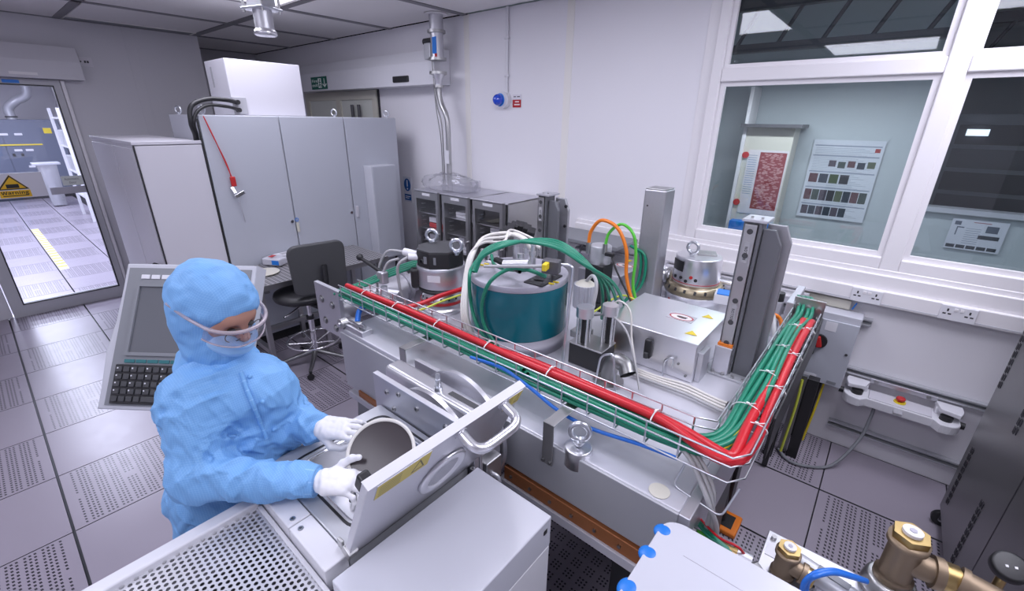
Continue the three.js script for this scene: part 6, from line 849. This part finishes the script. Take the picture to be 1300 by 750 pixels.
  const R0 = .098, CX = .038, sp = [], si = [], A = arc(R0, top, -1.35, 1.35, CX, 40), B = arc(R0 + .004, bot, -1.35, 1.35, CX, 40); A.forEach((p, k) => sp.push(...p, ...B[k])); for (let k = 0; k < 40; k++) si.push(2 * k, 2 * k + 1, 2 * k + 2, 2 * k + 1, 2 * k + 3, 2 * k + 2); const sg = new THREE.BufferGeometry(); sg.setAttribute('position', new THREE.Float32BufferAttribute(sp, 3)); sg.setIndex(si); sg.computeVertexNormals();
  part(go, 'lens', sg, gm); part(go, 'brow_bar', tube(A, .006, 60, 8), gr); part(go, 'lower_rim', tube(B, .0028, 60, 8), gr); for (const s of [-1, 1]) part(go, 'temple', tube([A[s < 0 ? 0 : 40], [-.0, .03, s * .108], [-.075, .026, s * .108]], .005, 24, 8), gr);
  for (const s of [-1, 1]) part(go, 'spectacle_rim', moved(torus(.026, .0016, 6, 36), [0, 0, 0], [0, Math.PI / 2, 0]), M.charcoal, [.108, -.0, s * .034], [0, -s * .25, 0]);
  // front placket and collar line laid on the suit
  const onSuit = (uu, vv) => { const d = ray(uu, vv), p = EYE.clone(); for (let k = 0; k < 200; k++) { const q = suit(p.x, p.y, p.z); if (q < .0015) break; p.addScaledVector(d, Math.min(q * .6, .1)); } return p.addScaledVector(d, -.002).toArray(); };
  part(person, 'placket', tube([[306, 472], [312, 490], [322, 515], [332, 540], [338, 556]].map((q) => onSuit(...q)), .0065, 60, 8), fabric, null, null, 'front zip placket');
  for (const q of [[312, 478], [328, 510], [343, 545]]) part(person, 'snap', ellipsoid([.007, .007, .007]), fabric, onSuit(q[0] + 5, q[1]));
  // gloved hands
  function hand(wrist, dir, up, side, curl, thumb) { // x along fingers, y back of hand, z towards the thumb
    const X = V(dir).normalize(), Z = new THREE.Vector3().crossVectors(X, V(up)).normalize().multiplyScalar(side), Y = V(up).addScaledVector(X, -V(up).dot(X)).normalize(), m = new THREE.Matrix4().makeBasis(X, Y, Z).setPosition(V(wrist));
    const L = [cap([-.05, 0, 0], [.0, 0, 0], .03, .027), cap([.0, 0, .004], [.03, .0, .01], .026, .022), cap([.02, 0, .022], [.085, .004, .026], .019, .0135), cap([.02, 0, .004], [.088, .005, .005], .019, .0135), cap([.02, 0, -.014], [.082, .003, -.015], .018, .013), cap([.015, -.002, -.028], [.072, -.001, -.032], .016, .012)];
    let palm = union(L, .02); const fingers = [[.086, .004, .027, [.04, .026, .022], .0098], [.09, .005, .006, [.045, .029, .023], .0102], [.084, .003, -.015, [.041, .027, .022], .0098], [.074, -.001, -.033, [.032, .021, .019], .0086]].map(([x, y, z, ln, r], k) => { const ch = []; let a = [x, y, z], t = 0; ln.forEach((q, i) => { t += curl[k][i]; const b = [a[0] + q * Math.cos(t), a[1] - q * Math.sin(t), a[2] + (k - 1.5) * -.004]; ch.push(cap(a, b, r - i * .0008, r - (i + 1) * .0009)); a = b; }); return union(ch, .006); });
    const th = []; let a = [.018, -.006, .03]; thumb.forEach((b, i) => { th.push(cap(a, b, .0145 - i * .0018, .0125 - i * .0016)); a = b; }); fingers.push(union(th, .008));
    const s = (x, y, z) => { let d = palm(x, y, z); for (const q of fingers) d = smin(d, q(x, y, z), .007); return d - .0022 * h3(x * 90, y * 60, z * 90) - .0016 * Math.sin(x * 260 + z * 60) * Math.max(0, 1 - Math.abs(x + .01) * 22); };
    const hg = nets(s, [-.09, -.1, -.075], [.2, .055, .1], .003); if (side < 0) { const ix = hg.index.array; for (let k = 0; k < ix.length; k += 3) { const t = ix[k]; ix[k] = ix[k + 1]; ix[k + 1] = t; } } return hg.applyMatrix4(m);
  }
  part(person, 'glove', hand([-1.30, 1.088, -.541], [.88, .04, -.52], [.1, .9, .42], 1, [[.12, .35, .3], [.15, .4, .35], [.2, .45, .35], [.3, .5, .4]], [[.05, -.026, .052], [.085, -.034, .05], [.112, -.03, .04]]), glove, null, null, 'white glove on the left hand');
  part(person, 'glove', hand([-1.108, 1.05, -.438], [.78, .0, -.62], [-.12, .93, .35], -1, [[.5, .6, .4], [.55, .7, .5], [.6, .75, .5], [.6, .8, .5]], [[.045, .01, .056], [.075, .028, .062], [.1, .04, .058]]), glove, null, null, 'white glove on the right hand');
  function ellipsoid(r) { const g = new THREE.SphereGeometry(1, 16, 12); g.scale(...r); return g; }
}
renderer.render(scene, camera);
